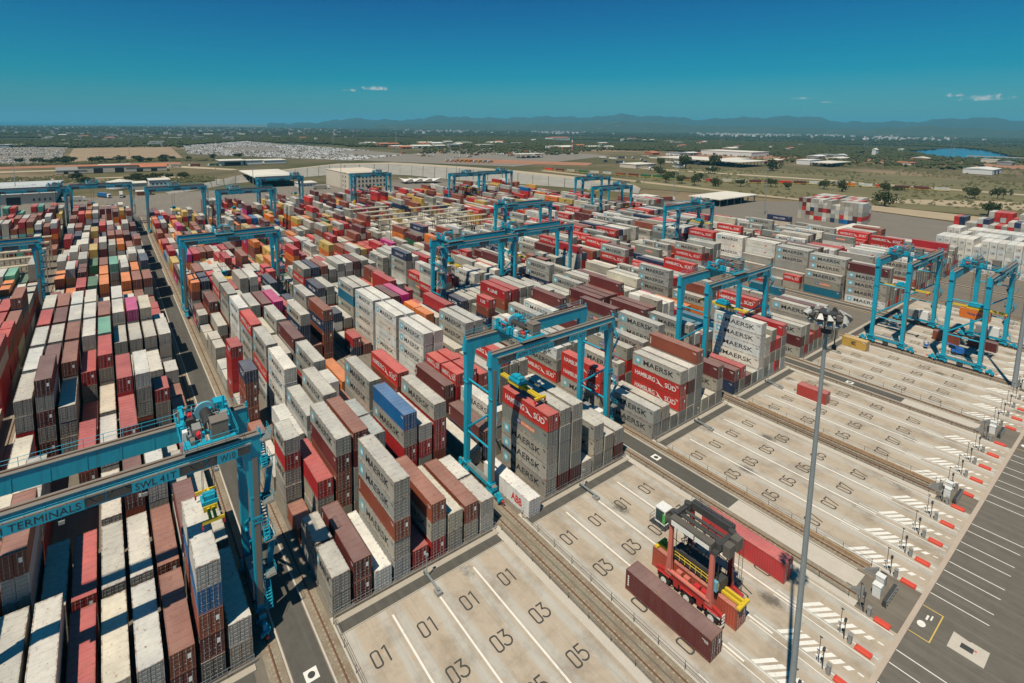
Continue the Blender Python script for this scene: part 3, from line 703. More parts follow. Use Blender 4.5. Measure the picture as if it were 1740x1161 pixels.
for i, ix in enumerate(SINGLE):
    b, bay, row, t, nt_, half, code, x, y, z, L, H = boxes[ix]
    tier = 'only one' if nt_ == 1 else ('top of ' + ORD[nt_ - 1]) if t == nt_ - 1 else ('bottom of ' + ORD[nt_ - 1]) if t == 0 else 'tier %s of %s' % (ORD[t], ORD[nt_ - 1])
    bn = 'front bay' if bay == 0 else 'bay ' + (ORD[bay] if bay < 9 else '%d' % (bay + 1))
    lab = '%s container%s, %s, row %s, %s, %s' % (CNAME[code], (' ' + half) if half else '', tier, ORD[row], bn, BNAME[b])
    add_container(code, (x - L / 2, y + CW / 2, z), L, H, lab, 'containers stacked in the blocks', SEEN[ix] > 45, ix,
                  plainside=(False or code == 'r' and ix % 3 > 0) if SEEN[ix] < 200 else (code == 'r' and ix % 3 > 0))

# ---- all the smaller ones: one mesh with a colour attribute
def stuff_boxes(items, name, label, extra_prints=True):
    V = []; F = []; C = []
    base = np.array([(0, 0, 0), (-1, 0, 0), (-1, 1, 0), (0, 1, 0), (0, 0, 1), (-1, 0, 1), (-1, 1, 1), (0, 1, 1)], float)
    FB = [(4, 7, 6, 5), (0, 4, 5, 1), (3, 7, 4, 0), (2, 6, 7, 3), (1, 5, 6, 2)]
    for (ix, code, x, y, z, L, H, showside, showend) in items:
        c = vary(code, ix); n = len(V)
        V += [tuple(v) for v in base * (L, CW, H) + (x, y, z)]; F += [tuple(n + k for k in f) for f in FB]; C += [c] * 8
        if showend:                                                 # whole end panel darkened, then door ribs and bars
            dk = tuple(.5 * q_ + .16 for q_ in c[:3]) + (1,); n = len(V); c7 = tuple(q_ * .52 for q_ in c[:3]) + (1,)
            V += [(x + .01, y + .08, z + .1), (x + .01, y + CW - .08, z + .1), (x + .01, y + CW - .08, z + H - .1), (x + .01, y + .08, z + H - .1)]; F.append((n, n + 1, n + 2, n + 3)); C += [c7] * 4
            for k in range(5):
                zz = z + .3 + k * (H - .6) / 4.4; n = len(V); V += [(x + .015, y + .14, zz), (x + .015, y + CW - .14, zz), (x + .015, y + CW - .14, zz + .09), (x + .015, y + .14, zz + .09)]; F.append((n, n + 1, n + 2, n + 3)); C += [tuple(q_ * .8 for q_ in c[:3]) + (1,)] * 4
            for k in range(4):
                yy = y + .30 + k * .58; n = len(V)
                V += [(x + .02, yy, z + .1), (x + .02, yy + .10, z + .1), (x + .02, yy + .10, z + H - .1), (x + .02, yy, z + H - .1)]; F.append((n, n + 1, n + 2, n + 3)); C += [dk] * 4
        if showside and not (code == 'r' and ix % 3):
            for (nm, mb, mt, pc) in _PRS(code, L, H):
                n = len(V); V += [(v[0] + x - L / 2, y - .01 + v[1], v[2] + z) for v in mb.v]; F += [tuple(n + k for k in f) for f in mb.f]; C += [tuple(pc) + (1,)] * len(mb.v)
    me = bpy.data.meshes.new(name); me.from_pydata(V, [], F); me.materials.append(M_PAINTS)
    at = me.color_attributes.new('Col', 'FLOAT_COLOR', 'POINT'); at.data.foreach_set('color', np.array(C, np.float32).ravel())
    o = link(name, me); tag(o, label, 'containers', None, 'stuff'); return o
_pc = {}
def _PRS(code, L, H):
    if (code, L) not in _pc: _pc[(code, L)] = prints(code, L, H)
    return _pc[(code, L)]
items = []
hts = {}
for x in boxes: hts[(x[0], x[1], x[2])] = max(hts.get((x[0], x[1], x[2]), 0), x[3] + 1)
for ix, (b, bay, row, t, n_, half, code, x, y, z, L, H) in enumerate(boxes):
    if ix in SINGLE_SET: continue
    left = hts.get((b, bay, row - 1), 0) if row else 0; ahead = hts.get((b, bay - 1, row), 0) if bay else 0
    if SEEN[ix] == 0 and t < n_ - 1 and left > t and ahead > t and hts.get((b, bay, row + 1), 0) > t and hts.get((b, bay + 1, row), 0) > t: continue
    items.append((ix, code, x, y, z, L, H, left <= t and b not in 'AZ' and bay < 16, ahead <= t and bay < 12))
stuff_boxes(items, 'stacked_containers', 'many more stacked containers of every colour farther back in the blocks')

# ================================================================== yard cranes
GA = RAIL_R - RAIL_L; HX = 3.6; ZT = 25.4                            # gauge, half leg spacing, girder top
def railing(mb, pts, h=1.05, step=1.6, r=.028, m=None):
    """posts and two rails along a polyline of floor points"""
    for a, b in zip(pts, pts[1:]):
        a = Vector(a); b = Vector(b); n = max(1, int((b - a).length / step))
        for k in range(n + 1):
            p = a.lerp(b, k / n); mb.tube(p, p + Vector((0, 0, h)), r, 4, m, caps=False)
        for hh in (h, h * .55): mb.tube(a + Vector((0, 0, hh)), b + Vector((0, 0, hh)), r, 4, m, caps=False)
def make_crane(mir=False):
    """mir: service side (stairs, cable reel) on the left leg instead of the right one"""
    root = empty('yard_crane')
    sy = (lambda y: GA - y) if mir else (lambda y: y)               # mirror across the span
    sg = -1 if mir else 1
    def bx(mb, x0, x1, y0, y1, z0, z1, m=None):
        a, b = sy(y0), sy(y1); mb.box(x0, x1, min(a, b), max(a, b), z0, z1, m)
    # girders with rail cap, walkway and handrail
    for s in (1, -1):
        g = MB(); x = s * HX
        g.box(x - .5, x + .5, -.75, GA + .75, ZT - 2.15, ZT)
        for yy in (-.75, GA + .75): g.taper((x, yy, ZT - 2.2), (.52, .25), (x, yy, ZT + .55), (.12, .10))
        for k in range(1, 9): g.box(x - .54, x + .54, k * GA / 9 - .05, k * GA / 9 + .05, ZT - 2.2, ZT - .02)
        go = g.build('girder', M_CRANE, root)
        c = MB(); c.box(x - .62, x + .62, -.6, GA + .6, ZT, ZT + .07); c.build('girder_top_plate', M_CRDARK, go)
        c = MB(); c.box(x - .05, x + .05, -.4, GA + .4, ZT + .07, ZT + .22); c.build('trolley_rail', M_RUST, go)
        if s < 0:
            h = MB(); railing(h, [(x - .60, -.4, ZT + .07), (x - .60, GA + .4, ZT + .07)], 1.05, 1.8, .03); h.build('handrail', M_CRANE, go)
        else:
            h = MB(); h.box(x + .5, x + .95, .4, GA - .4, ZT - .75, ZT - .68)
            for k in range(24): h.box(x + .5, x + .9, .6 + k * 1.2, .68 + k * 1.2, ZT - 1.1, ZT - .75)
            h.build('cable_tray', M_CRDARK, go)
            for k in range(6):
                cvp = MB(); cvp.box(x + .5, x + .545, .7 + k * 4.7, 5.2 + k * 4.7, ZT - 1.95, ZT - 1.12); cvp.build('cover_panel', M_CABB, go)
            ks = random.Random(3)
            for k in range(9):
                fl = MB(); y0_ = 1.2 + k * 3.0; dz = ks.uniform(.5, 1.1)
                pp = [(x + .8, y0_ + 2.2 * j / 6, ZT - .8 - dz * (1 - (j / 3 - 1) ** 2)) for j in range(7)]
                for a_, b_ in zip(pp, pp[1:]): fl.tube(a_, b_, .035, 4, caps=False)
                fl.build('cable_loop', M_RUB, go)
            for k in range(4):
                fd = MB(); fd.box(x + .55, x + 1.05, 4 + k * 7 - .25, 4 + k * 7 + .25, ZT - 2.6, ZT - 2.25); fd.tube((x + .7, 4 + k * 7, ZT - 2.3), (x + .7, 4 + k * 7, ZT - 1.9), .05, 4); fd.build('floodlight', M_GREYP, go)
            rl = MB(); railing(rl, [(x + .93, .4, ZT - .7), (x + .93, GA - .4, ZT - .7)], .5, 1.5, .025); rl.build('handrail', M_CRANE, go)
    # legs
    for s in (1, -1):
        for e in (0, GA):
            l = MB(); x = s * HX
            inn = 1 if e == 0 else -1
            l.taper((x, e, 2.3), (.42, .40), (x, e + inn * .1, 17.5), (.50, .55)); l.taper((x, e + inn * .1, 17.5), (.50, .55), (x, e + inn * .32, ZT - 2.15), (.50, 1.0))
            l.box(x - .58, x + .58, e - .62, e + .62, 2.1, 2.4); l.box(x - .56, x + .56, e - .60, e + .60, 17.4, 17.6)
            lo = l.build('leg', M_CRANE, root)
            if (e == GA) != mir or True:
                c = MB()
                if s > 0: c.box(x + .51, x + .57, e - .30, e + .30, 3.0, 22.6)
                if s > 0: c.build('cable_duct', M_CABB, lo)
    # side braces
    for e in (0, GA):
        for z in (8.2, 18.0): MB().tube((-HX + .4, e, z), (HX - .4, e, z), .17, 8).build('brace', M_CRANE, root)
        a, b = (9.0, 16.2)
        MB().tube((-HX + .4, e, a), (HX - .4, e, b - 1.6), .20, 8).build('brace', M_CRANE, root)
    # sill beams and bogies
    bg = MB(); bg.box(-.85, .85, -.32, .32, .75, 1.15); bg.taper((0, 0, 1.15), (.5, .25), (0, 0, 1.75), (.25, .25)); bg.box(-.3, .3, .32, .62, .5, 1.0); bg.box(.35, .75, -.62, -.32, .55, .95)
    bgm = bg.mesh('bogie', M_CRANE)
    wh = MB(); wh.tube((0, -.12, .42), (0, .12, .42), .38, 14); whm = wh.mesh('wheel', M_STEEL)
    for e in (0, GA):
        sb = MB(); sb.box(-HX - 1.3, HX + 1.3, e - .42, e + .42, 1.55, 2.2); so = sb.build('sill_beam', M_CRANE, root)
        c = MB(); c.box(-HX - 1.25, HX + 1.25, e - .44, e + .44, 2.2, 2.24); c.build('walkway', M_CRDARK, so)
        h = MB(); railing(h, [(-HX + .8, e + (.42 if e else -.42), 2.24), (HX - .8, e + (.42 if e else -.42), 2.24)], .9, 1.4, .025); h.build('handrail', M_CRANE, so)
        for x in (-HX - 2.1, -HX + .1, -.2, HX - .1, HX + 2.1):
            if x == -.2:
                ca = MB(); ca.box(-.7, .5, e - .30, e + .30, .5, 1.5); ca.build('rail_clamp', M_STEEL, root); continue
            o = link('bogie', bgm, root, (x, e, 0))
            for dx in (-.5, .5): link('wheel', whm, o, (dx, 0, 0))
        ob = MB(); ob.tube((-HX - 3.1, e, .9), (-HX - 3.5, e, .9), .16, 8); ob.tube((HX + 3.1, e, .9), (HX + 3.5, e, .9), .16, 8); ob.build('buffer', M_REDM, root)
    # switch gear on the service side sill
    c = MB(); bx(c, .2, 2.4, GA - .5, GA + 1.0, 2.3, 4.9); c.build('switch_cabinet', M_WHITE, root)
    c = MB(); bx(c, -2.6, -.2, GA - .5, GA + 1.0, 2.3, 4.6)
    for k in range(4): bx(c, -2.5 + k * .6, -2.3 + k * .6, GA - .58, GA - .5, 2.6, 4.3)
    c.build('transformer', M_GREYP, root)
    if mir:
        # cable reel: flanged yellow drum outside the service side
        rl = MB(); yc = GA + 1.5; n = 28; zc = 4.6; xr = HX + 1.6 if mir else -HX + 1.2; R0 = 2.1
        for k in range(n):
            t = 2 * math.pi * k / n; a = Vector((xr + math.cos(t) * .5, sy(yc - .22), zc + math.sin(t) * .5)); b = Vector((xr + math.cos(t) * R0, sy(yc - .30), zc + math.sin(t) * R0))
            rl.tube(a, b, .07, 4); rl.tube(a + Vector((0, sg * .44, 0)), b + Vector((0, sg * .6, 0)), .07, 4)
        for rr, th in ((.5, .6), (R0 * .7, .5), (R0, .62)):
            for k in range(n):
                t0 = 2 * math.pi * k / n; t1 = 2 * math.pi * (k + 1) / n
                for dy in (-th / 2, th / 2):
                    rl.tube((xr + math.cos(t0) * rr, sy(yc + dy), zc + math.sin(t0) * rr), (xr + math.cos(t1) * rr, sy(yc + dy), zc + math.sin(t1) * rr), .06, 4, caps=False)
        rl.tube((xr, sy(yc - .14), zc), (xr, sy(yc + .14), zc), 1.55, 24)
        ro = rl.build('cable_reel', M_YEL, root)
        h = MB(); bx(h, xr - .35, xr + .35, GA + .3, yc - .4, 3.9, 5.2); h.build('reel_motor', M_GREYP, ro)
    # stair tower up the service side, beside the front leg
    xs = HX + .75; ys = GA + .62; lev = [2.3, 6.8, 11.6, 16.6, 21.4, ZT - .6]
    for k, z in enumerate(lev[1:]):
        p = MB(); bx(p, xs - 1.9, xs + .55, ys, ys + 1.25, z - .08, z)
        hr = MB(); railing(hr, [(xs - 1.9, sy(ys + 1.22), z), (xs + .52, sy(ys + 1.22), z), (xs + .52, sy(ys), z)], 1.05, .9, .025)
        po = p.build('platform', M_CRDARK, root); hr.build('handrail', M_CRANE, po)
    for k in range(len(lev) - 1):
        z0, z1 = lev[k], lev[k + 1]; x0, x1 = (xs + .4, xs - 1.7) if k % 2 == 0 else (xs - 1.7, xs + .4)
        yc_ = sy(ys + (.35 if k % 2 == 0 else .9)); st = MB()
        for dy in (-.32, .32): st.tube((x0, yc_ + dy, z0), (x1, yc_ + dy, z1), .07, 4)
        for dy in (-.34, .34): st.tube((x0, yc_ + dy, z0 + 1.0), (x1, yc_ + dy, z1 + 1.0), .028, 4)
        ns = 14
        for j in range(ns):
            u_ = (j + .5) / ns; xx = x0 + (x1 - x0) * u_; zz = z0 + (z1 - z0) * u_; st.box(xx - .14, xx + .14, yc_ - .30, yc_ + .30, zz - .02, zz + .02)
        st.build('stair', M_CRANE, root)
    # lettering on the quay side of the front girder
    for txt, y0, w_, h_, z0 in (('W10', GA - 3.8, 1.6, .75, ZT - 1.68), ('SWL 41T', GA - 12.0, 3.8, .75, ZT - 1.68), ('APM TERMINALS', GA - 24.6, 8.0, .75, ZT - 1.68)):
        t = MB(); t.box(HX + .5, HX + .96, y0 - .3, y0 + w_ + .3, z0 - .20, z0 + h_ + .18); pl = t.build('name_plate', M_CRANE, root)
        t = MB(); flat_text(t, txt, (HX + .975, y0, z0), (0, 1, 0), (0, 0, 1), w_, h_, None, 0.0); t.build('lettering', M_BLACK, pl)
    t = MB(); t.box(HX + .57, HX + .62, GA - .62, GA + .62, 14.0, 14.9); pl = t.build('name_plate', M_CRANE, root)
    t = MB(); flat_text(t, 'W10', (HX + .63, GA - .5, 14.2), (0, 1, 0), (0, 0, 1), 1.0, .5); t.build('lettering', M_BLACK, pl)
    # trolley
    T = MB()
    for x in (-HX, HX): T.box(x - .35, x + .35, -2.7, 2.7, ZT + .35, ZT + .75)
    for y in (-2.4, -.6, .9, 2.4): T.box(-HX, HX, y - .16, y + .16, ZT + .4, ZT + .72)
    T.box(-HX + .2, HX - .2, -2.6, -1.6, ZT + .72, ZT + .78)
    to = T.build('trolley', M_CRANE, root)
    for x in (-HX, HX):
        for y in (-2.2, 2.2): MB().tube((x - .1, y, ZT + .42), (x + .1, y, ZT + .42), .22, 10).build('trolley_wheel', M_STEEL, to)
    d = MB(); d.tube((-1.9, .3, ZT + 1.55), (1.5, .3, ZT + 1.55), .62, 16)
    for k in range(12): d.tube((-1.8 + k * .27, .3, ZT + 1.55), (-1.68 + k * .27, .3, ZT + 1.55), .66, 16)
    d.build('hoist_drum', M_STEEL, to)
    d = MB(); d.tube((-2.35, .3, ZT + 1.6), (-2.05, .3, ZT + 1.6), 1.15, 20); d.build('sheave', plain('light_blue_paint', (.20, .48, .58), .45, .1) if 'light_blue_paint' not in bpy.data.materials else bpy.data.materials['light_blue_paint'], to)
    for (x, y, z) in ((-2.9, -.3, 1.7), (-2.7, -1.3, 1.1), (-2.9, 1.0, 1.0), (2.3, -.9, 1.1)):
        d = MB(); d.tube((x - .45, y, ZT + z), (x + .35, y, ZT + z), .33, 10); d.build('motor', M_REDM, to)
    d = MB(); d.box(1.9, 3.5, .2, 2.0, ZT + .8, ZT + 2.7); d.box(1.85, 3.55, .15, 2.05, ZT + 2.7, ZT + 2.78); d.build('cabinet', M_CABB, to)
    d = MB(); d.box(-3.7, -2.2, 1.4, 2.8, ZT + .8, ZT + 2.2); d.box(-.8, 1.0, 1.6, 2.6, ZT + .8, ZT + 1.9); d.build('control_box', M_CRANE, to)
    d = MB(); d.box(.2, 1.8, -1.5, -.6, ZT + .8, ZT + 1.6); d.tube((.3, -1.9, ZT + 1.2), (2.6, -1.9, ZT + 1.2), .28, 10); d.build('gearbox', M_GREYP, to)
    d = MB(); d.box(-3.6, -2.9, -2.5, -1.9, ZT + .8, ZT + 2.3); d.box(-3.3, -.6, -2.5, -2.1, ZT + 2.0, ZT + 2.3); d.build('pipework', M_CRANE, to)
    MB().tube((-1.4, 2.3, ZT + .8), (-1.4, 2.3, ZT + 3.3), .13, 6).build('mast', M_CRANE, to); MB().tube((1.2, -2.3, ZT + .8), (1.2, -2.3, ZT + 2.6), .10, 6).build('mast', M_CRANE, to)
    ks = random.Random(12)
    for k in range(34):
        x, y = ks.uniform(-3.5, 3.4), ks.uniform(-2.6, 2.6); z = ZT + .75; a_, b_, c_ = ks.uniform(.12, .45), ks.uniform(.12, .45), ks.uniform(.3, 1.5)
        mtl = ks.choice((M_CRANE, M_CRANE, M_CRANE, M_STEEL, M_GREYP, M_CABB, M_WHITE)); d = MB()
        if k % 3: d.box(x - a_, x + a_, y - b_, y + b_, z, z + c_); d.build('equipment_box', mtl, to)
        else:
            d.tube((x, y, z), (x, y, z + c_ + .3), .07, 6); d.tube((x, y, z + c_ + .3), (x + ks.uniform(-1.4, 1.4), y + ks.uniform(-.6, .6), z + c_ + .1), .07, 6); d.build('pipe', mtl, to)
    for y in (-1.9, -1.0, 1.7):
        d = MB(); d.tube((-HX, y, ZT + 1.2), (HX, y + ks.uniform(-.4, .4), ZT + ks.uniform(1.0, 1.8)), .05, 5); d.build('cable', M_RUB, to)
    h = MB(); railing(h, [(-HX - .6, -2.9, ZT + .7), (HX + .9, -2.9, ZT + .7), (HX + .9, 2.9, ZT + .7), (-HX - .6, 2.9, ZT + .7), (-HX - .6, -2.9, ZT + .7)], 1.05, 1.2, .03); h.build('handrail', M_CRANE, to)
    MB().box(HX + .4, HX + 1.0, -2.9, 2.9, ZT + .6, ZT + .68).build('platform', M_CRDARK, to); MB().box(-HX - .7, -HX - .4, -2.9, 2.9, ZT + .6, ZT + .68).build('platform', M_CRDARK, to)
    # spreader: origin at the trolley line, z set per crane
    s_ = MB()
    s_.box(-5.9, 5.9, -.42, -.12, .15, .55); s_.box(-5.9, 5.9, .12, .42, .15, .55); s_.box(-1.9, 1.9, -.75, .75, .05, .75)
    for x in (-5.95, 5.95): s_.box(x - .2, x + .2, -1.2, 1.2, .05, .45)
    so = s_.build('spreader', M_YEL, root)
    for x in (-5.95, 5.95):
        for y in (-1.15, 1.15): f = MB(); f.box(x - .16, x + .16, y - .10, y + .10, -.55, .3); f.build('flipper', M_REDM, so)
    hb = MB(); hb.box(-1.6, 1.6, -.9, .9, .8, 1.25); hb.box(-1.2, -.5, -.6, .6, 1.25, 1.75); hb.box(.4, 1.2, -.6, .6, 1.25, 1.8); hb.tube((-.3, -.7, 1.5), (-.3, .7, 1.5), .45, 12); hb.build('headblock', M_CRANE, so)
    return root, to, so, [c for c in root.children if c.name.startswith('name_plate')]
ROPE = {}
def rope_mesh(ln):
    k = round(ln, 1)
    if k not in ROPE: ROPE[k] = MB().tube((0, 0, 0), (0, 0, ln), .03, 4, caps=False).mesh('rope', M_STEEL)
    return ROPE[k]
protos = {}
def place_crane(b, xc, ty, zs, label, mir=False, carry=None, short=False):
    if mir not in protos:
        r0 = make_crane(mir); protos[mir] = r0; root = r0[0]
    else: root = copy_tree(protos[mir][0])
    tr = [c for c in root.children if c.name.split('.')[0] == 'trolley'][0]; sp = [c for c in root.children if c.name.split('.')[0] == 'spreader'][0]
    root.location = (xc, YB[b] + RAIL_L, 0.02); tr.location = (0, ty, 0); sp.location = (0, ty, zs)
    for c in list(sp.children):
        if c.name.split('.')[0] == 'rope': bpy.data.objects.remove(c)
    for x in (-1.3, 1.3):
        for y in (-.6, .6): link('rope', rope_mesh(ZT + .4 - zs - 1.2), sp, (x, y, 1.2))
    sp.scale = (.5, 1, 1) if short else (1, 1, 1)
    tag(root, label, 'crane', 'blue yard cranes over the container blocks')
    if carry:
        add_container(carry[0], (xc, YB[b] + RAIL_L + ty, zs - (CHH if carry[1] > 8 else CHS) - .05), carry[1], CHH if carry[1] > 8 else CHS, carry[2], None, False, hash(label) % 999)
    return root
place_crane('A', -7.9, 24.6, 15.6, 'nearest blue gantry crane at lower left, marked W10, spreader on a pale box', short=True)
place_crane('C', -9.4, 8.6, 15.7, 'blue gantry crane at centre with yellow spreader over a red white-lettered box')
place_crane('E', -10.5, 14.0, 16.0, 'blue gantry crane over crimson box, between centre crane and tall lamp mast')
place_crane('G', 10.8, 10.0, 15.5, 'left one of two blue gantry cranes standing over empty lanes, yellow spreader')
place_crane('G', 27.0, 10.0, 14.0, 'rightmost blue gantry crane, over empty lanes, orange box on spreader', carry=('o', 6.058, 'orange container hanging from the rightmost crane'))
place_crane('B', -130.5, 12.2, 10.5, 'blue gantry crane across mid-left stacks beside the long service road')
place_crane('D', -80.0, 4.0, 18.0, 'blue gantry crane with yellow cable reel in the middle of the yard', True)
place_crane('E', -83.5, 3.0, 16.0, 'blue gantry crane right behind the mid-yard crane with the yellow reel', True)
place_crane('F', -131.0, 4.0, 18.0, 'blue gantry crane farther back than the two touching mid-yard cranes', True)
place_crane('H', -84.0, 24.0, 15.6, 'blue gantry crane with yellow reel near the asphalt side yard', True, carry=('g', CL, 'grey star-marked container held by crane near the side yard'))
place_crane('Z', -152.0, 4, 17.0, 'blue gantry crane cut by the left picture edge, mid-height')
place_crane('Z', -314.0, 24.0, 8.0, 'distant blue gantry crane at far left before the warehouse')
place_crane('A', -321.0, 10.0, 13.0, 'distant blue gantry crane before parked trucks, second from left edge')
place_crane('B', -287.0, 13.0, 12.0, 'distant blue gantry crane at the end of the service road, third from left')
place_crane('C', -254.0, 8.0, 14.0, 'distant blue gantry crane, fourth from left, in front of the shed')
place_crane('D', -315.0, 25.0, 12.0, 'distant blue gantry crane just before the white canopy shed', True)
place_crane('F', -308.0, 20.0, 15.0, 'distant blue gantry crane in front of the cream office building', True)
place_crane('H', -274.0, 14.0, 14.0, 'distant blue gantry crane lifting a brown box behind the racks', True, carry=('b', CL, 'rust-brown container lifted by distant crane behind the racks'))
place_crane('I', -278.0, 20.0, 12.0, 'distant blue gantry crane overlapping the one with the brown box', True)
place_crane('J', -204.0, 14.0, 15.0, 'distant blue gantry crane with yellow reel, near right, farther of a pair', True)
place_crane('I', -157.0, 22.0, 12.0, 'distant blue gantry crane, nearer of a pair, low yellow spreader', True)

# ================================================================== boxes on the lanes
def lane_box(code, x, y, L, label, col=None, rz=0.0, **k):
    return add_container(code, (x - L / 2, y + CW / 2, .03), L, CHS if L < 8 else CHH, label, None, True, int(x * 7 + y), rz, col=col, **k)
lane_box('m', 31.1, 34.1, CL, 'maroon container on the lane left of the red straddle carrier')
lane_box('r', 31.1, 52.6, CL, 'bright red container on the lane behind the red straddle carrier', (.50, .045, .05, 1), plainside=True)
lane_box('h', 14.6, 110.3, 6.058, 'red container alone on the lanes beyond the lamp mast', (.42, .05, .04, 1), plainside=True)
lane_box('y', 9.0, 152.6, 6.058, 'mustard yellow container with black lettering alone beside paired cranes')
a = lane_box('W', 1.9, YB['C'] + .35, CL, 'white container with red lettering beside the centre crane leg', (.74, .74, .72, 1), plainside=True)
t = MB(); flat_text(t, 'ABB', (1.6, -CW / 2 - .007, .75), (1, 0, 0), (0, 0, 1), 2.7, 1.35, None, .035); t.build('lettering', M_REDP, a)
carried = lane_box('r', 30.8, 40.45, CL, 'orange-red container straddled by the red carrier', (.44, .085, .05, 1), plainside=True)

lane_box('b', 23.0, 180.5, 6.058, 'rust-brown container on the ground under the rightmost crane', plainside=True)
lane_box('m', 30.5, 182.5, 6.058, 'maroon container on the ground beside the rightmost crane leg', plainside=True)
bl_ = empty('boom_lift', (24.5, 172.5, 0), R(200)); M_LIFT = plain('lift_blue_paint', (.02, .13, .40), .45, .1)
m_ = MB(); m_.box(-1.5, 1.5, -.95, .95, .55, 1.15); m_.box(-1.3, .6, -.8, .8, 1.15, 2.0); m_.build('chassis', M_LIFT, bl_)
for x_ in (-1.0, 1.0):
    for y_ in (-.95, .95): MB().tube((x_, y_ - .15, .45), (x_, y_ + .15, .45), .45, 12).build('wheel', M_RUB, bl_)
MB().tube((-.6, 0, 1.9), (3.2, 0, 3.0), .18, 6).build('boom', M_LIFT, bl_); MB().tube((3.2, 0, 3.0), (6.6, 0, 1.9), .14, 6).build('boom', M_GREYP, bl_)
m_ = MB(); m_.box(6.5, 7.4, -.9, .9, .9, 1.0); railing(m_, [(6.5, -.9, 1.0), (7.4, -.9, 1.0), (7.4, .9, 1.0), (6.5, .9, 1.0), (6.5, -.9, 1.0)], 1.0, .6, .035); m_.build('basket', M_LIFT, bl_)
tag(bl_, 'blue boom lift parked under the rightmost crane', 'boom lift')

# ================================================================== straddle carrier
M_HOUS = plain('carrier_housing', (.115, .105, .09), .6, .2)
def carrier(loc):
    root = empty('straddle_carrier', loc); hw = 2.45; n = 0
    wm = MB(); wm.tube((0, -.28, .78), (0, .28, .78), .78, 20); whm = wm.mesh('wheel', M_RUB)
    rm = MB(); rm.tube((0, -.30, .78), (0, .30, .78), .42, 14); rm.tube((0, -.33, .78), (0, .33, .78), .16, 10); rim = rm.mesh('rim', M_WHITE)
    for s in (-1, 1):
        y = s * hw
        b = MB()                                                    # bottom beam with sloping shoulders
        b.box(-4.7, 4.7, y - .24, y + .24, 1.62, 2.05); b.taper((0, y, 2.05), (4.4, .24), (0, y, 2.3), (3.6, .22))
        for xx in (-1.7, 1.7): b.box(xx - .35, xx + .35, y - .28, y + .28, 1.0, 1.62)
        bo = b.build('side_beam', M_CARR, root)
        for x in (-3.4, 0.0, 3.4):
            f = MB(); f.box(x - .8, x + .8, y - .34 + s * .14, y + .34 + s * .14, 1.66, 1.74); f.box(x - 1.0, x - .8, y - .3 + s * .12, y + .3 + s * .12, 1.3, 1.72); f.build('mudguard', M_CARR, root)
            w_ = link('wheel', whm, root, (x, y + s * .12, 0)); link('rim', rim, w_, (0, s * .03, 0))
        t = MB(); t.tube((-3.0, y + s * .1, 2.62), (3.0, y + s * .1, 2.62), .30, 10); t.build('hydraulic_tank', M_CARP, root)
        for x in (-2.9, 2.9):
            l = MB(); l.taper((x, y, 2.0), (.48, .30), (x, y, 4.2), (.30, .24)); l.taper((x, y, 4.2), (.30, .24), (x, y, 9.3), (.24, .22)); l.box(x - .32, x + .32, y - .28, y + .28, 9.3, 9.6)
            l.build('leg', M_CARP if s < 0 else M_CARR, root)
        for x in (-2.0, -.9, .6, 1.6): MB().box(x, x + .7, y - .45 * s - .3, y - .45 * s + .3, 2.4, 3.0).build('valve_block', M_CARP if x < 0 else M_REDM, root)
        # machinery deck boxes
        m_ = MB(); m_.box(-2.9, 2.9, y - .6, y + .45, 9.75, 10.7)
        for k in range(5): m_.box(-2.85 + k * 1.15, -1.85 + k * 1.15, y + (.45 if s > 0 else -.6) - .03, y + (.45 if s > 0 else -.6) + .03, 9.85, 10.6)
        mo = m_.build('machine_housing', M_HOUS if s < 0 else M_STEEL, root)
        if s < 0:
            p = MB(); p.box(-2.6, .6, y - .70, y - .64, 9.8, 10.45); p.box(.75, 2.7, y - .70, y - .64, 9.8, 10.35); p.build('white_panel', M_WHITE, mo)
        rr = MB(); railing(rr, [(-2.9, y - s * .4, 10.7), (2.9, y - s * .4, 10.7)], .8, 1.2, .025); rr.build('handrail', M_STEEL, mo)
    for x in (-3.15, 3.15):
        c = MB(); c.box(x - .35, x + .35, -hw - .3, hw + .3, 9.35, 9.75); c.build('cross_beam', M_STEEL, root)
        c = MB()
        for y in (-1.6, 1.6): c.tube((x, y, 9.75), (x, y, 10.6), .5, 12)
        c.box(x - .3, x + .3, -1.2, 1.2, 9.75, 10.3); c.build('winch', M_STEEL, root)
    c = MB(); c.box(-3.2, 3.2, -.3, .3, 9.4, 9.7); c.tube((-2.8, .6, 9.9), (2.8, .6, 9.9), .22, 8); c.tube((-2.8, -.6, 9.9), (2.8, -.6, 9.9), .16, 8); c.build('top_beam', M_STEEL, root)
    c = MB(); c.box(3.6, 4.5, -1.5, -.2, 9.0, 10.5); c.box(3.6, 4.6, .2, 1.5, 9.2, 10.7); c.build('air_intake', M_HOUS, root)
    # driver's cab hung at the far end
    cb = MB(); cb.box(-5.6, -4.0, -2.4, -.7, 8.1, 8.25); cb.box(-5.6, -4.0, -2.4, -.7, 10.1, 10.28)
    for (x, y) in ((-5.55, -2.35), (-4.1, -2.35), (-5.55, -.8), (-4.1, -.8)): cb.box(x - .06, x + .06, y - .06, y + .06, 8.25, 10.1)
    co = cb.build('cab', M_WHITE, root)
    gl = MB(); gl.box(-5.52, -4.08, -2.32, -.78, 8.3, 10.05); gl.build('window', M_GLASS, co)
    gp = MB(); gp.box(-4.4, -4.0, -2.42, -2.36, 8.4, 9.8); gp.build('green_panel', plain('cab_green', (.10, .42, .10), .4), co)
    cf = MB(); cf.box(-6.1, -3.6, -2.9, -.4, 7.85, 7.95); cfo = cf.build('cab_platform', M_STEEL, root)
    h = MB(); railing(h, [(-6.05, -.45, 7.95), (-6.05, -2.85, 7.95), (-3.65, -2.85, 7.95)], 1.0, .8, .028); h.build('handrail', M_STEEL, cfo)
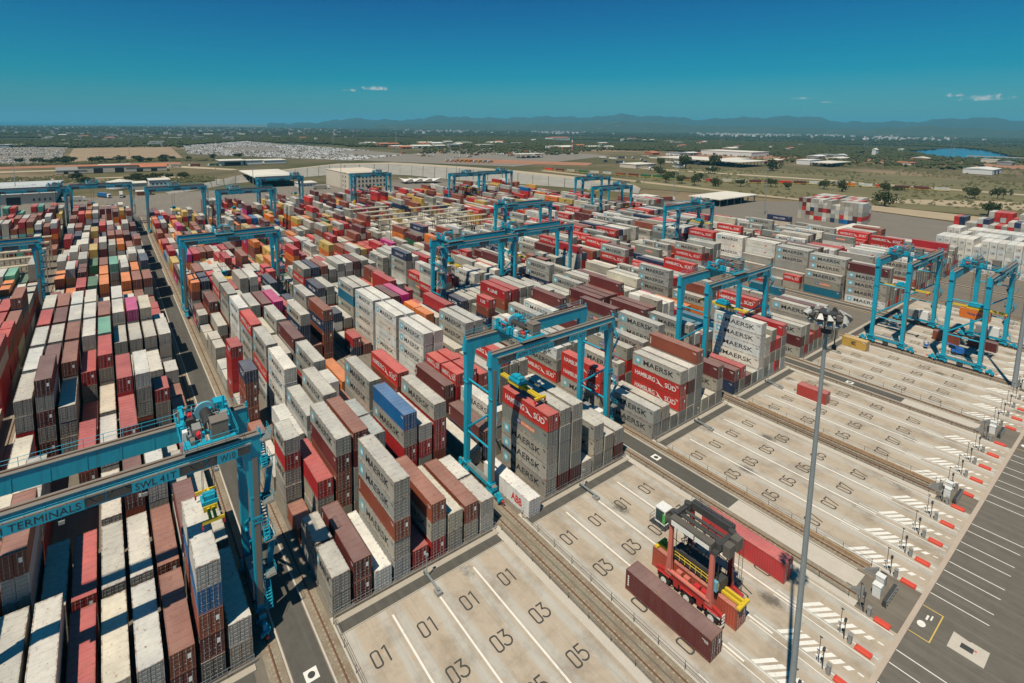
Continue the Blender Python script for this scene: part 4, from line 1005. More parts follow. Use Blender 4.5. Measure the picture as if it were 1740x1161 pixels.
    # spreader between the legs
    sp = MB(); sp.box(-5.9, 5.9, -.55, -.2, 3.05, 3.4); sp.box(-5.9, 5.9, .2, .55, 3.05, 3.4)
    for x in (-5.9, 5.9): sp.box(x - .22, x + .22, -1.22, 1.22, 3.0, 3.3)
    so = sp.build('spreader', M_YEL, root)
    m_ = MB(); m_.box(-3.4, 3.4, -.9, .9, 3.4, 4.7); m_.box(-2.4, 2.4, -1.1, 1.1, 4.7, 5.2); m_.build('spreader_frame', M_STEEL, so)
    h = MB(); railing(h, [(-3.2, -1.0, 3.45), (3.2, -1.0, 3.45)], 1.0, .8, .05); h.build('handrail', M_YEL, so)
    for x in (-3.0, 3.0):
        for y in (-1.0, 1.0): r_ = MB(); r_.tube((x, y, 4.6), (x, y, 9.4), .05, 6); r_.build('chain', M_STEEL, so)
    hs = random.Random(4)
    for k in range(16):
        x = hs.uniform(-2.8, 2.8); y = hs.choice((-1, 1)) * hs.uniform(.5, 1.6); z0 = hs.uniform(9.4, 10.2)
        h_ = MB(); pts = [(x + hs.uniform(-.5, .5) * j, y + hs.uniform(-.25, .25), z0 - 1.2 * j * hs.uniform(.6, 1)) for j in range(5)]
        for a_, b_ in zip(pts, pts[1:]): h_.tube(a_, b_, .05, 5)
        h_.build('hose', M_RUB, root)
    st = MB()
    for k in range(4): st.box(4.75, 4.83, -hw - .3, -hw + .3, .6 + k * .45, .82 + k * .45)
    st.build('chevron_plate', M_WHITE, root)
    e = MB(); e.box(-.35, .35, 0, .02, 0, .6)
    lad = MB()
    for dx in (-.25, .25): lad.tube((3.9 + dx, hw + .4, 1.5), (3.9 + dx, hw + .4, 9.4), .035, 4)
    for k in range(22): lad.tube((3.65, hw + .4, 1.7 + k * .35), (4.15, hw + .4, 1.7 + k * .35), .02, 4)
    lad.build('ladder', M_STEEL, root)
    bl = MB(); bl.box(2.9, 3.5, -hw + .35, -hw + .8, 4.0, 5.3); bl.build('blue_cylinder', plain('pale_blue_paint', (.17, .38, .48), .45), root)
    t = MB(); t.box(2.9, 4.6, -hw - .435, -hw - .425, 1.5, 1.75); t.build('white_strip', M_WHITEP, root)
    return tag(root, 'red straddle carrier on tall legs standing over a container', 'straddle carrier')
carrier((25.0, 41.67, 0.01))

# ================================================================== lane equipment
bar_me = MB().box(-1.5, 1.5, -.55, .55, 0, .42).mesh('barrier', M_REDB)
def bollard_set(y, lab):
    root = empty('lane_terminal', (41.0, y, .008))
    b = MB(); b.box(-.8, .85, -.42, .42, 0, .26); b.taper((0, 0, .26), (.75, .38), (0, 0, .36), (.65, .30)); b.build('red_kerb', M_REDB, root)
    p = MB(); p.tube((-2.0, 0, 0), (-2.0, 0, 2.9), .05, 6); p.tube((-2.0, -.5, 2.2), (-2.0, .5, 2.2), .03, 5); p.build('post', M_STEEL, root)
    q_ = MB(); q_.box(-1.55, -1.2, -.25, .25, 0, 1.15); q_.box(-1.6, -1.15, -.3, .3, 1.15, 1.22); q_.build('terminal_box', M_GREYP, root)
    s = MB(); s.box(-2.12, -1.9, -.2, .2, 2.4, 2.8); s.build('sign', M_STEEL, root)
    l = MB(); l.tube((-2.6, .5, 0), (-2.6, .5, 3.4), .035, 6); l.box(-2.7, -2.4, .44, .56, 3.35, 3.45); l.build('light_pole', M_STEEL, root)
    w_ = MB(); w_.tube((-2.55, .1, 1.6), (-2.65, .05, 1.6), .16, 10); w_.build('mirror', M_GREYP, root)
    tag(root, lab, 'lane terminal', 'red-kerbed terminals at the lane ends')
BL = dict(B='second', C='third', D='fourth', E='fifth', F='sixth', G='seventh')
for b in 'BCDEFG':
    for k in range(5):
        bollard_set(YB[b] + .4 + k * LANEP * .985, 'red-kerbed lane terminal %s in lanes of the %s block from left' % (ORD[k], BL[b]))
# buffer stops and cabinets where the rails end
def track_end(y0, y1, lab):
    root = empty('track_end_cabinet', (38.2, (y0 + y1) / 2, 0)); h = (y1 - y0) / 2
    for s in (-1, 1):
        t = MB(); t.box(-1.6, .2, s * (h - .4) - .35, s * (h - .4) + .35, 0, .3)
        t.add([(-1.5, s * (h - .4) - .3, .3), (0, s * (h - .4) - .3, .3), (0, s * (h - .4) - .3, 1.5), (-1.5, s * (h - .4) + .3, .3), (0, s * (h - .4) + .3, .3), (0, s * (h - .4) + .3, 1.5)], [(0, 1, 2), (5, 4, 3), (0, 2, 5, 3), (1, 4, 5, 2)])
        t.build('buffer_stop', M_GREYP, root)
    c = MB(); c.box(.5, 1.4, -1.3, -.4, 0, 1.6); c.box(.45, 1.45, -1.35, -.35, 1.6, 1.7); c.build('white_cabinet', M_WHITE, root)
    c = MB(); c.box(.3, 1.2, .5, 1.4, 0, 1.8); c.box(.25, 1.25, .45, 1.45, 1.8, 1.9); c.build('white_cabinet', M_WHITE, root)
    c = MB(); c.box(.5, 1.1, 1.8, 2.2, 0, 1.7); c.box(1.9, 2.3, -2.2, 2.2, 0, .9); c.build('dark_housing', M_STEEL, root)
    c = MB(); railing(c, [(2.4, -2.4, 0), (2.4, 2.4, 0)], 1.1, .8, .035); c.build('handrail', M_GREYP, root)
    tag(root, lab, 'cabinet')
for a_, c_, lab in (('B', 'C', 'cabinets and buffer stops at track end, bottom picture edge'), ('C', 'D', 'white cabinets and buffer stops at track end right of the lamp mast'), ('D', 'E', 'cabinets and buffer stops at track end, second from bottom'), ('E', 'F', 'white cabinets and buffer stops at track end, third from bottom'), ('F', 'G', 'cabinets at track end below the rightmost crane')):
    track_end(YB[a_] + RAIL_R, YB[c_] + RAIL_L, lab)
# sensor gates mid-way along each block front
for i, b in enumerate('BCDEF'):
    root = empty('sensor_gate', (2.6, YB[b] + 2 * LANEP, 0))
    m_ = MB(); m_.box(-1.3, 2.6, -.12, .12, .5, .7); m_.build('arm', M_GALV, root)
    for x in (-1.2, 2.4): m_ = MB(); m_.box(x - .12, x + .12, -.14, .14, 0, .6); m_.build('foot', M_STEEL, root)
    m_ = MB(); m_.box(1.9, 2.9, -.4, .4, 0, .45); m_.build('base', M_GREYP, root)
    m_ = MB(); m_.tube((-.6, 0, .7), (-.6, 0, 3.4), .06, 6); m_.box(-.75, -.45, -.18, .18, 3.3, 3.6); m_.build('camera_post', M_GALV, root)
    tag(root, 'small steel sensor gate at the kerb, middle of the %s block front' % BL[b], 'gate')
# wire fences along the block fronts, and low fences beside the pads
def fence(p, q_, lab, h=1.25, step=2.6, mat=None, wall=None):
    root = empty('fence', p); d = Vector(q_) - Vector(p); n = max(1, int(d.length / step)); mat = mat or M_GALV
    pm = MB().tube((0, 0, 0), (0, 0, h), .035, 5).mesh('post', mat)
    for k in range(n + 1): link('post', pm, root, tuple(d * (k / n)))
    for z in (h - .03, h * .62, h * .3):
        r_ = MB(); r_.tube((0, 0, z), tuple(d + Vector((0, 0, z))), .022, 4); r_.build('fence_rail', mat, root)
    if wall is not None:
        pass
    tag(root, lab, 'fence')
for b in 'ABCDEF':
    fence((.55, YB[b] - .1, 0), (.55, YB[b] + 25.9, 0), 'thin grey wire fence along the front of the %s' % BNAME[b])
for i, b in enumerate('BCDEF'):
    fence((1.2, YB[b] - .35, 0), (37, YB[b] - .35, 0), 'thin post fence on the left edge of the lanes, %s' % BNAME[b], 1.3, 3.3, M_STEEL)
    fence((1.2, YB[b] + 26.6, 0), (37, YB[b] + 26.6, 0), 'thin post fence on the right edge of the lanes, %s' % BNAME[b], .9, 3.3, M_STEEL)
M_RWALL = plain('rust_stained_concrete', (.40, .27, .16), .9, .35, .9)
for b in 'DE':
    w_ = MB()
    root = empty('low_wall', (4.0, YB[b] - .75, 0))
    pm = MB().box(0, 2.94, -.12, .12, 0, .55).mesh('panel', M_RWALL)
    for k in range(11): link('panel', pm, root, (k * 3.0, 0, 0))
    tag(root, 'low rust-stained concrete wall beside the lanes of the %s' % BNAME[b], 'wall')

# ================================================================== lamp masts
M_LAMPG = plain('lamp_housing_grey', (.50, .50, .48), .45, .15)
def mast(loc, h, lab, big=True, r0=.33):
    root = empty('lamp_mast', loc)
    p = MB(); z = 0.0; segs = 6
    for k in range(segs):
        ra = r0 * (1 - .55 * k / segs); rb = r0 * (1 - .55 * (k + 1) / segs); p.tube((0, 0, h * k / segs), (0, 0, h * (k + 1) / segs), ra, 14 if big else 6, None, rb * 1.0)
    po = p.build('pole', M_GALV, root, smooth=False)
    if big:
        b = MB(); b.box(-.9, .9, -.9, .9, 0, .5); b.build('base', M_CONC, root)
    hd = MB(); hr = 1.22 if big else 1.2
    n = 14 if big else 6
    for k in range(n):
        t0 = 2 * math.pi * k / n; t1 = 2 * math.pi * (k + 1) / n
        for rr, z in ((hr, h - .35), (hr * .8, h - 1.0)): hd.tube((math.cos(t0) * rr, math.sin(t0) * rr, z), (math.cos(t1) * rr, math.sin(t1) * rr, z), .06, 5)
        if k % 2 == 0: hd.tube((0, 0, h - .35), (math.cos(t0) * hr, math.sin(t0) * hr, h - .35), .05, 5)
    if big: hd.tube((0, 0, h - .25), (0, 0, h - .14), .72, 18)
    hd.build('ring', M_STEEL if big else M_GALV, root)
    if big:
        lm = MB(); lm.taper((0, 0, -.28), (.25, .20), (0, .08, .10), (.16, .12)); lm.taper((0, .08, .10), (.16, .12), (0, .12, .32), (.08, .07)); lmm = lm.mesh('lamp', M_LAMPG)
        lj = random.Random(int(h * 10 + loc[0])); lmd = lm.mesh('lamp', M_STEEL)
        for k in range(14):
            t = 2 * math.pi * (k + .5) / 14; o = link('lamp', lmm if k % 3 else lmd, root, (math.cos(t) * (hr + .30), math.sin(t) * (hr + .30), h - .35)); o.rotation_euler = (R(lj.uniform(20, 70)), 0, t - math.pi / 2 + lj.uniform(-.35, .35))
            g_ = MB().box(-.22, .22, -.17, .17, -.30, -.275).mesh('lens', M_STEEL) if k == 0 else g_
            link('lens', g_, o)
            if k % 4 != 1:
                o = link('lamp', lmm, root, (math.cos(t) * (hr * .8 + .25), math.sin(t) * (hr * .8 + .25), h - 1.0)); o.rotation_euler = (R(lj.uniform(20, 70)), 0, t - math.pi / 2 + lj.uniform(-.35, .35))
        c = MB(); c.tube((0, 0, h - 2.1), (0, 0, h - .4), .42, 10); c.tube((0, 0, h - 1.5), (0, 0, h - 1.0), .60, 12); c.build('winch_collar', M_STEEL, root)
        c = MB(); c.tube((.55, .6, h - 3.4), (.55, .6, h - 1.0), .05, 5); c.box(.4, .7, .45, .75, h - 3.7, h - 3.3); c.build('camera', M_STEEL, root)
    else:
        c = MB()
        for k in range(6): t = 2 * math.pi * k / 6; c.box(math.cos(t) * hr - .3, math.cos(t) * hr + .3, math.sin(t) * hr - .3, math.sin(t) * hr + .3, h - .8, h - .2)
        c.build('lamp_ring', M_GREYP, root)
    return tag(root, lab, 'lamp mast', 'tall lamp masts')
mast((40.0, 33.0, 0), 46.0, 'tall tapering grey lamp mast with lamp crown in the right foreground')
mast((37.8, 157.5, 0), 46.0, 'tall grey lamp mast at the right picture edge beside the lanes', True, .5)

# ================================================================== reefer racks
M_RACK = plain('rack_beige_steel', (.50, .42, .30), .6, .12); M_RACKF = plain('rack_grating', (.34, .31, .26), .8, .2)
def rack(x, y, lab):
    root = empty('reefer_rack', (x, y, 0)); pm = MB().box(-.13, .13, -.13, .13, 0, 11.6).mesh('post', M_RACK)
    for k in range(5):
        for dx in (-.9, .9): link('post', pm, root, (dx, k * 6.3, 0))
    fl = MB().box(-1.0, 1.0, -.2, 25.4, -.10, .10).mesh('deck', M_RACKF)
    for z in (3.0, 5.9, 8.8): link('deck', fl, root, (0, 0, z))
    c = MB(); c.box(-1.25, 1.25, -.4, 25.6, 11.5, 11.95); c.build('top_beam', M_RACK, root)
    d = MB()
    for k in range(4):
        d.tube((0, k * 6.3, .2), (0, k * 6.3 + 6.3, 3.0), .06, 4); d.tube((0, k * 6.3 + 6.3, 3.0), (0, k * 6.3, 5.9), .06, 4)
    d.build('bracing', M_RACK, root)
    h = MB()
    for z in (3.1, 6.0, 8.9): railing(h, [(1.0, 0, z), (1.0, 25.2, z)], 1.0, 3.1, .03)
    h.build('handrail', M_RACK, root)
    tag(root, lab, 'rack')
RK = []
for b, bays in (('E', range(13, 18)), ('F', range(11, 17)), ('Z', range(13, 18))):
    for i, bay in enumerate(bays):
        rack(-bay * BAYP + .6, YB[b], 'beige steel reefer rack, number %s from the front in the %s' % (ORD[i], BNAME[b]))
        if b == 'Z': continue
        rr = random.Random(bay * 7 + ord(b))
        for row in range(9):
            for t in range(rr.choice((0, 0, 1, 1, 2, 2))): RK.append((9000 + bay * 20 + row + t * 300, 'w' if rr.random() < .75 else 's', -bay * BAYP - .9, YB[b] + row * ROWP, .03 + t * (CHH + .02), 11.4, CHH, False, False))
# ================================================================== far boxes: crossways reefers, colour stacks
def cross_stack(x0, n, y, tiers, mix, seed):
    """boxes whose long side runs along y; their doors face -y"""
    rr = random.Random(seed); out = []
    for i in range(n):
        h = tiers if rr.random() < .7 else tiers - rr.choice((0, 1, 1))
        for t in range(h): out.append((rr.choice(mix), x0 + i * 2.56, y, .03 + t * (CHH + .02)))
    return out
def cross_mesh(groups):
    V = []; F = []; C = []
    for gi, (c, x, y, z) in enumerate(groups):
        col = vary(c, gi); n = len(V)
        V += [(x + a, y + b, z + d) for d in (0, CHH) for a, b in ((0, 0), (CW, 0), (CW, CL), (0, CL))]
        F += [tuple(n + k for k in f) for f in ((4, 5, 6, 7), (0, 1, 5, 4), (1, 2, 6, 5), (2, 3, 7, 6), (3, 0, 4, 7))]; C += [col] * 8
        if c in 'wW':                                               # machinery hatch
            n = len(V); V += [(x + .5, y - .02, z + .35), (x + 1.94, y - .02, z + .35), (x + 1.94, y - .02, z + 1.5), (x + .5, y - .02, z + 1.5)]; F.append((n, n + 1, n + 2, n + 3)); C += [(.50, .49, .46, 1)] * 4
            n = len(V); V += [(x + 1.2, y - .03, z + .7), (x + 1.7, y - .03, z + .7), (x + 1.7, y - .03, z + 1.15), (x + 1.2, y - .03, z + 1.15)]; F.append((n, n + 1, n + 2, n + 3)); C += [(.16, .16, .16, 1) if gi % 3 else (.4, .4, .4, 1)] * 4
    return V, F, C
grp = []
for j, (yy, xs, n) in enumerate(((292.5, -9, 36), (306.5, -4, 34), (324, -12, 36))): grp += cross_stack(xs, n, yy, 5, 'wwwwwwwwWWWWl', 50 + j)
grp += cross_stack(-104, 15, 380, 5, 'hssslssbsguswlhmsclsn', 3) + cross_stack(-102, 13, 394, 5, 'hhlsswrg', 4) + cross_stack(-104, 11, 410, 5, 'hlsrh', 5)
grp += cross_stack(-24, 34, 395, 4, 'hllssnswlrl', 6) + cross_stack(-12, 30, 412, 5, 'lllsswhh', 8)
V, F, C = cross_mesh(grp)
so = bpy.data.objects['stacked_containers']; me0 = so.data
# the rack boxes and crossways boxes join the one mesh of far containers
co0 = np.zeros(len(me0.vertices) * 3, np.float32); me0.vertices.foreach_get('co', co0); co0 = co0.reshape(-1, 3)
c0 = np.zeros(len(me0.vertices) * 4, np.float32); me0.color_attributes['Col'].data.foreach_get('color', c0); f0 = [tuple(p.vertices) for p in me0.polygons]
base = np.array([(0, 0, 0), (-1, 0, 0), (-1, 1, 0), (0, 1, 0), (0, 0, 1), (-1, 0, 1), (-1, 1, 1), (0, 1, 1)], float)
for (ix, code, x, y, z, L, H, a_, b_) in RK:
    n = len(V); V += [tuple(v) for v in base * (L, CW, H) + (x, y, z)]; F += [tuple(n + k for k in f) for f in ((4, 7, 6, 5), (0, 4, 5, 1), (3, 7, 4, 0), (2, 6, 7, 3), (1, 5, 6, 2))]; C += [vary(code, ix)] * 8
nb = len(co0); me = bpy.data.meshes.new('stacked_containers'); me.from_pydata([tuple(v) for v in co0] + V, [], f0 + [tuple(nb + k for k in f) for f in F])
me.materials.append(M_PAINTS); at = me.color_attributes.new('Col', 'FLOAT_COLOR', 'POINT'); at.data.foreach_set('color', np.concatenate([c0, np.array(C, np.float32).ravel()])); so.data = me

# ================================================================== buildings behind the yard
M_ROOFW = plain('white_roof_sheet', (.66, .62, .54), .7, .1, .05); M_CREAM = plain('cream_render', (.60, .52, .42), .8, .06, .1); M_WALLW = plain('white_wall', (.66, .65, .62), .8, .06, .1)
M_DARK = plain('dark_opening', (.018, .018, .02), .6, .1); M_GREENF = plain('green_mesh', (.05, .16, .10), .8, .2); M_TERR = plain('terracotta', (.45, .16, .08), .8, .2, .1)
def building(name, x0, x1, y0, y1, h, lab, wall=None, roof=None, doors=(), wins=(), over=.6, gable=0.0, cat='building'):
    """+x face looks at the camera"""
    root = empty(name, ((x0 + x1) / 2, (y0 + y1) / 2, -.05)); hx, hy = (x1 - x0) / 2, (y1 - y0) / 2
    MB().box(-hx, hx, -hy, hy, 0, h).build('wall', wall or M_WALLW, root)
    r_ = MB()
    if gable: r_.add([(-hx - over, -hy - over, h), (hx + over, -hy - over, h), (hx + over, hy + over, h), (-hx - over, hy + over, h), (0, -hy - over, h + gable), (0, hy + over, h + gable)], [(0, 3, 2, 1), (1, 2, 5, 4), (3, 0, 4, 5), (0, 1, 4), (2, 3, 5)])
    else: r_.box(-hx - over, hx + over, -hy - over, hy + over, h, h + .5)
    r_.build('roof', roof or M_ROOFW, root)
    for (a, b, z0, z1) in doors: MB().box(hx, hx + .12, a - (y0 + y1) / 2, b - (y0 + y1) / 2, z0, z1).build('door', M_DARK, root)
    wm = None
    for (face, a, z0, w_, hh) in wins:
        if face == 'x': o = MB().box(0, .14, 0, w_, 0, hh).build('window', M_GLASS, root, (hx, a - hy, z0))
        else: o = MB().box(0, w_, -.14, 0, 0, hh).build('window', M_GLASS, root, (a - hx, -hy, z0))
    return tag(root, lab, cat)
building('warehouse', -545, -446, -135, -52, 8.5, 'long pale warehouse with grey-white roof and dark doors, far left', M_CREAM, plain('pale_blue_roof', (.50, .52, .52), .6, .08, .05), [(y, y + 8, 0, 6) for y in (-122, -108, -94, -80)], [('x', 70 + k * 3.2, 2.5, 1.2, 2.0) for k in range(4)], 1.5, 3.5, 'warehouse')
t = empty('storage_tank', (-531, -9, 0)); MB().tube((0, 0, 0), (0, 0, 6.5), 10.5, 28).build('shell', M_WALLW, t); MB().tube((0, 0, 6.5), (0, 0, 8.6), 10.7, 28, None, .5).build('roof', M_ROOFW, t); tag(t, 'round white storage tank with a shallow cone roof', 'tank')
building('storehouse', -526, -508, 0, 11, 6, 'small cream storehouse beside the round tank', M_CREAM)
building('low_hall', -540, -519, 14, 31, 7, 'low white hall right of the round tank', M_WALLW, wins=[('x', 2 + k * 3.4, 3, 1.8, 1.2) for k in range(4)])
building('brown_shed', -470, -462, 1, 12, 3.4, 'small red-brown shed before the round tank', M_TERR)
building('office_building', -472, -411, 169, 210, 15.5, 'four-storey cream office building with small dark windows', M_CREAM, M_CREAM, [(188, 192, 0, 3)],
         [('x', 2.2 + k * 3.8, 2.2 + z * 4.3, 1.7, 2.4) for k in range(10) for z in range(3) if not (k < 2 and z == 2)] + [('y', 46 + k * 7, 2.2 + z * 4.3, 1.6, 2.2) for k in range(2) for z in range(3)], .3)
c = empty('canopy_shed', (-512, 122, 0))
r_ = MB(); r_.add([(-45, -21, 9.5), (45, -21, 8.0), (45, 21, 8.0), (-45, 21, 9.5), (-45, -21, 10.3), (45, -21, 8.8), (45, 21, 8.8), (-45, 21, 10.3), (0, 0, 11.6)], [(0, 3, 2, 1), (0, 1, 5, 4), (1, 2, 6, 5), (2, 3, 7, 6), (3, 0, 4, 7), (4, 5, 8), (5, 6, 8), (6, 7, 8), (7, 4, 8)]); r_.build('roof', M_ROOFW, c)
for k in range(6):
    for y in (-18, 18): MB().box(-.3, .3, -.3, .3, 0, 8.4).build('column', M_GREYP, c, (-40 + k * 16, y, 0))
tag(c, 'open shed with large white canopy roof left of the office building', 'shed')
building('white_cabin', -470, -452, 135, 152, 4, 'white cabin row beside the canopy shed', M_WALLW, wins=[('x', 1.5 + k * 3, 1.3, 1.6, 1.2) for k in range(5)])
building('gate_house', -800, -770, 120, 150, 7, 'low building with dark open bays under a flat white roof', M_WALLW, None, [(124, 146, 0, 5)], (), 3)
building('gate_annex', -800, -775, 153, 178, 6, 'white annex right of the building with dark bays', M_WALLW)
building('gate_annex', -812, -780, 182, 215, 5, 'long white shed behind the retaining wall', M_WALLW)
for i, (x, y) in enumerate(((-436, 243), (-433, 253), (-430, 263), (-427, 273))):
    t = empty('tensile_canopy', (x, y, 0)); cv = MB(); n = 6
    vs = []; fs = []
    for a in range(n + 1):
        for b_ in range(n + 1):
            u_, v_ = a / n * 2 - 1, b_ / n * 2 - 1; vs.append((u_ * 8, v_ * 5, 4.2 + 1.7 * u_ * v_ + .4 * (1 - u_ * u_)))
    for a in range(n):
        for b_ in range(n): k = a * (n + 1) + b_; fs.append((k, k + 1, k + n + 2, k + n + 1))
    cv.add(vs, fs); cv.add([(v[0], v[1], v[2] + .08) for v in vs], [f[::-1] for f in fs]); cv.build('sail', M_WALLW, t)
    for (a, b_) in ((-7.5, -4.6), (7.5, -4.6), (7.5, 4.6), (-7.5, 4.6)): MB().tube((a, b_, 0), (a, b_, 4.2 + 1.7 * (a * b_) / 37), .12, 6).build('pole', M_GREYP, t)
    tag(t, 'white tensile sail canopy, number %s right of the office building' % ORD[i], 'canopy', 'sail canopies')
# sloped retaining wall and the road bank on top of it
WB = [(-461, 26), (-525, 91), (-544, 144), (-566, 207), (-539, 274), (-511, 292), (-435, 312), (-373, 348), (-323, 369), (-250, 395)]
WT = [(-470, 22), (-539, 94), (-584, 155), (-631, 231), (-616, 312), (-581, 331), (-507, 361), (-422, 390), (-356, 403), (-270, 425)]
ZW = [.6, 6, 6, 6.5, 6.5, 6.5, 6.5, 6, 5, .6]
t = empty('retaining_wall', (WB[0][0], WB[0][1], 0)); M_RET = plain('grey_block_wall', (.30, .285, .25), .9, .28, .10)
for i in range(len(WB) - 1):
    n = max(1, int(math.dist(WB[i], WB[i + 1]) / 16))
    for j in range(n):
        q4 = []
        for u_ in (j / n + .004, (j + 1) / n - .004):
            lb = [WB[i][k] * (1 - u_) + WB[i + 1][k] * u_ for k in (0, 1)]; lt = [WT[i][k] * (1 - u_) + WT[i + 1][k] * u_ for k in (0, 1)]; zt = ZW[i] * (1 - u_) + ZW[i + 1] * u_
            q4.append(((lb[0] - WB[0][0], lb[1] - WB[0][1], -.3), (lt[0] - WB[0][0], lt[1] - WB[0][1], zt)))
        (a0, a1), (b0, b1) = q4; up = Vector((.3, -.3, .5)); pts = [Vector(p_) for p_ in (a0, b0, b1, a1)]
        MB().add([p_ for p_ in pts] + [p_ - up for p_ in pts], [(0, 1, 2, 3), (7, 6, 5, 4), (0, 4, 5, 1), (2, 6, 7, 3)]).build('panel', M_RET, t)
tag(t, 'long sloping pale grey retaining wall behind the yard', 'wall')
bk = MB(); dv = Vector((-.75, .66, 0))
for i in range(len(WT) - 1):
    for (o0, o1, dz0, dz1) in ((0, 30, 0, 0), (30, 75, 0, -9)):
        bk.poly([(WT[i][0] + dv.x * o0, WT[i][1] + dv.y * o0, ZW[i] + dz0 - .05), (WT[i + 1][0] + dv.x * o0, WT[i + 1][1] + dv.y * o0, ZW[i + 1] + dz0 - .05),
                 (WT[i + 1][0] + dv.x * o1, WT[i + 1][1] + dv.y * o1, max(-.8, ZW[i + 1] + dz1)), (WT[i][0] + dv.x * o1, WT[i][1] + dv.y * o1, max(-.8, ZW[i] + dz1))])
struct('embankment', bk, plain('embankment_road', (.42, .35, .255), .95, .15, .04))
FZ = [-.34]
def flat(name, pts, mat, z=-.3):
    FZ[0] += .012; return struct(name, MB().poly([(x, y, FZ[0]) for x, y in pts]), mat)
M_DIRT = plain('bare_field', (.30, .215, .135), .95, .3, .02); M_LOT = plain('far_lot_asphalt', (.21, .185, .155), .95, .15, .02); M_REDS = plain('red_soil', (.34, .165, .095), .95, .3, .03)
M_TAN = plain('tan_road', (.44, .36, .25), .95, .15, .03); M_GRASS = plain('far_grass', (.150, .132, .062), .95, .4, .02); M_SAND = plain('sandy_ground', (.38, .30, .20), .95, .2, .03)
flat('dry_field', [(-956, -69), (-992, 95), (-1451, 120), (-1454, -74)], M_DIRT)
flat('car_lot', [(-951, -260), (-931, -74), (-1526, -88), (-1572, -330)], M_LOT)
flat('car_park', [(-1104, 117), (-792, 331), (-927, 521), (-1860, 389), (-1517, 154)], M_LOT)
flat('truck_yard', [(-800, 340), (-560, 500), (-700, 900), (-1150, 900), (-940, 530)], M_LOT)
flat('red_soil_strip', [(-880, -300), (-880, 80), (-835, 74), (-840, -300)], M_REDS); flat('red_soil_strip', [(-700, 450), (-520, 620), (-560, 680), (-760, 540)], M_REDS)
flat('far_road', [(-800, -300), (-790, 74), (-700, 130), (-690, 118), (-770, 60), (-775, -300)], M_TAN); flat('far_road', [(-690, -300), (-650, 30), (-560, 95), (-552, 88), (-640, 24), (-672, -300)], M_TAN)
flat('red_soil_strip', [(-660, 1000), (-380, 1130), (-60, 1260), (-60, 1420), (-420, 1330), (-700, 1150)], M_REDS)
flat('meadow', [(-300, 420), (-110, 500), (120, 540), (160, 900), (-200, 900), (-420, 700)], M_GRASS); flat('sandy_field', [(-130, 520), (-28, 575), (120, 590), (120, 680), (-40, 640), (-110, 560)], M_SAND, -.28)
flat('dirt_track', [(-150, 480), (-60, 465), (60, 455), (60, 500), (-60, 505), (-140, 500)], M_SAND, -.27)
flat('far_road', [(-470, 640), (-215, 705), (-41, 722), (150, 730), (150, 742), (-41, 736), (-220, 720), (-480, 660)], M_TAN, -.26)
flat('far_road', [(-480, 480), (-300, 480), (-120, 480), (-120, 492), (-300, 494), (-490, 498)], M_SAND, -.25)
def canopy(name, x0, x1, y0, y1, h, lab, nx=3, ny=6):
    root = empty(name, ((x0 + x1) / 2, (y0 + y1) / 2, -.05)); hx, hy = (x1 - x0) / 2, (y1 - y0) / 2
    MB().box(-hx, hx, -hy, hy, h, h + .7).build('roof', M_ROOFW, root)
    cm = MB().box(-.3, .3, -.3, .3, 0, h).mesh('column', M_GREYP); bm_ = MB().box(-3, 3, -.9, .9, 0, 2.6).mesh('booth', M_STEEL)
    for i in range(nx):
        for j in range(ny):
            link('column', cm, root, (-hx * .88 + 1.76 * hx * i / (nx - 1), -hy * .92 + 1.84 * hy * j / (ny - 1), 0))
            if i == nx // 2: link('booth', bm_, root, (0, -hy * .92 + 1.84 * hy * j / (ny - 1), 0))
    return tag(root, lab, 'canopy')
canopy('gate_canopy', -188, -160, 378, 438, 5.6, 'white flat gate canopy over dark booths beside the asphalt yard')
canopy('yard_canopy', -60, -46, 316, 348, 5.6, 'white-roofed canopy on posts between blocks and asphalt side yard', 3, 4)
canopy('toll_canopy', -530, -370, 815, 905, 8, 'large low customs canopy with white roof and dark lanes', 5, 8)
canopy('roadside_canopy', -335, -300, 975, 1060, 6, 'small white roadside canopy right of the customs canopy', 3, 5)
canopy('station_canopy', -738, -712, 645, 705, 7.5, 'canopy shed with pale roof among parked trucks', 3, 5)
building('customs_office', -470, -440, 930, 990, 6, 'white customs office beside the large canopy', M_WALLW)
building('customs_hall', -640, -520, 1150, 1230, 10, 'bright white customs hall behind the large canopy', M_WALLW)
building('truck_stop', -470, -440, 640, 690, 6, 'low truck stop with pale roof near round trees', M_CREAM)
building('pump_house', -212, -200, 343, 353, 6, 'small grey-green pump house at the back of the blocks', plain('pale_green_wall', (.42, .47, .42), .8, .06))
building('chapel', -400, -392, 1480, 1496, 16, 'lone white chapel-like house at the edge of the woods', M_WALLW, gable=4)
building('villa', -1700, -1650, 1640, 1750, 12, 'white villa with red roof in the distant woods', M_WALLW, M_TERR, gable=3)
rr = random.Random(11)
for i in range(46):                                                 # houses among the woods and on the far left
    if i < 26: x, y = -1500 - rr.random() * 1300, -420 + rr.random() * 1100
    else: x, y = -1900 + rr.random() * 1500, 1300 + rr.random() * 900
    s = rr.uniform(9, 22)
    building('house', x - s * .5, x + s * .5, y - s, y + s, rr.uniform(5, 9), 'pale house of the distant town among trees', M_WALLW if rr.random() < .7 else M_CREAM, M_ROOFW if rr.random() < .75 else M_TERR, gable=rr.choice((0, 2)))
    bpy.context.scene.collection.objects[-1]
shed_spots = []
for (x0, x1, y0, y1, n_) in ((-1650, -1000, -700, -345, 30), (-1500, -1150, 560, 1150, 22), (-1050, -830, 130, 300, 0), (-760, -80, 1010, 1450, 20), (-1150, -950, 900, 1250, 8), (-820, -700, -60, 50, 4)):
    for k in range(n_): shed_spots.append((rr.uniform(x0, x1), rr.uniform(y0, y1)))
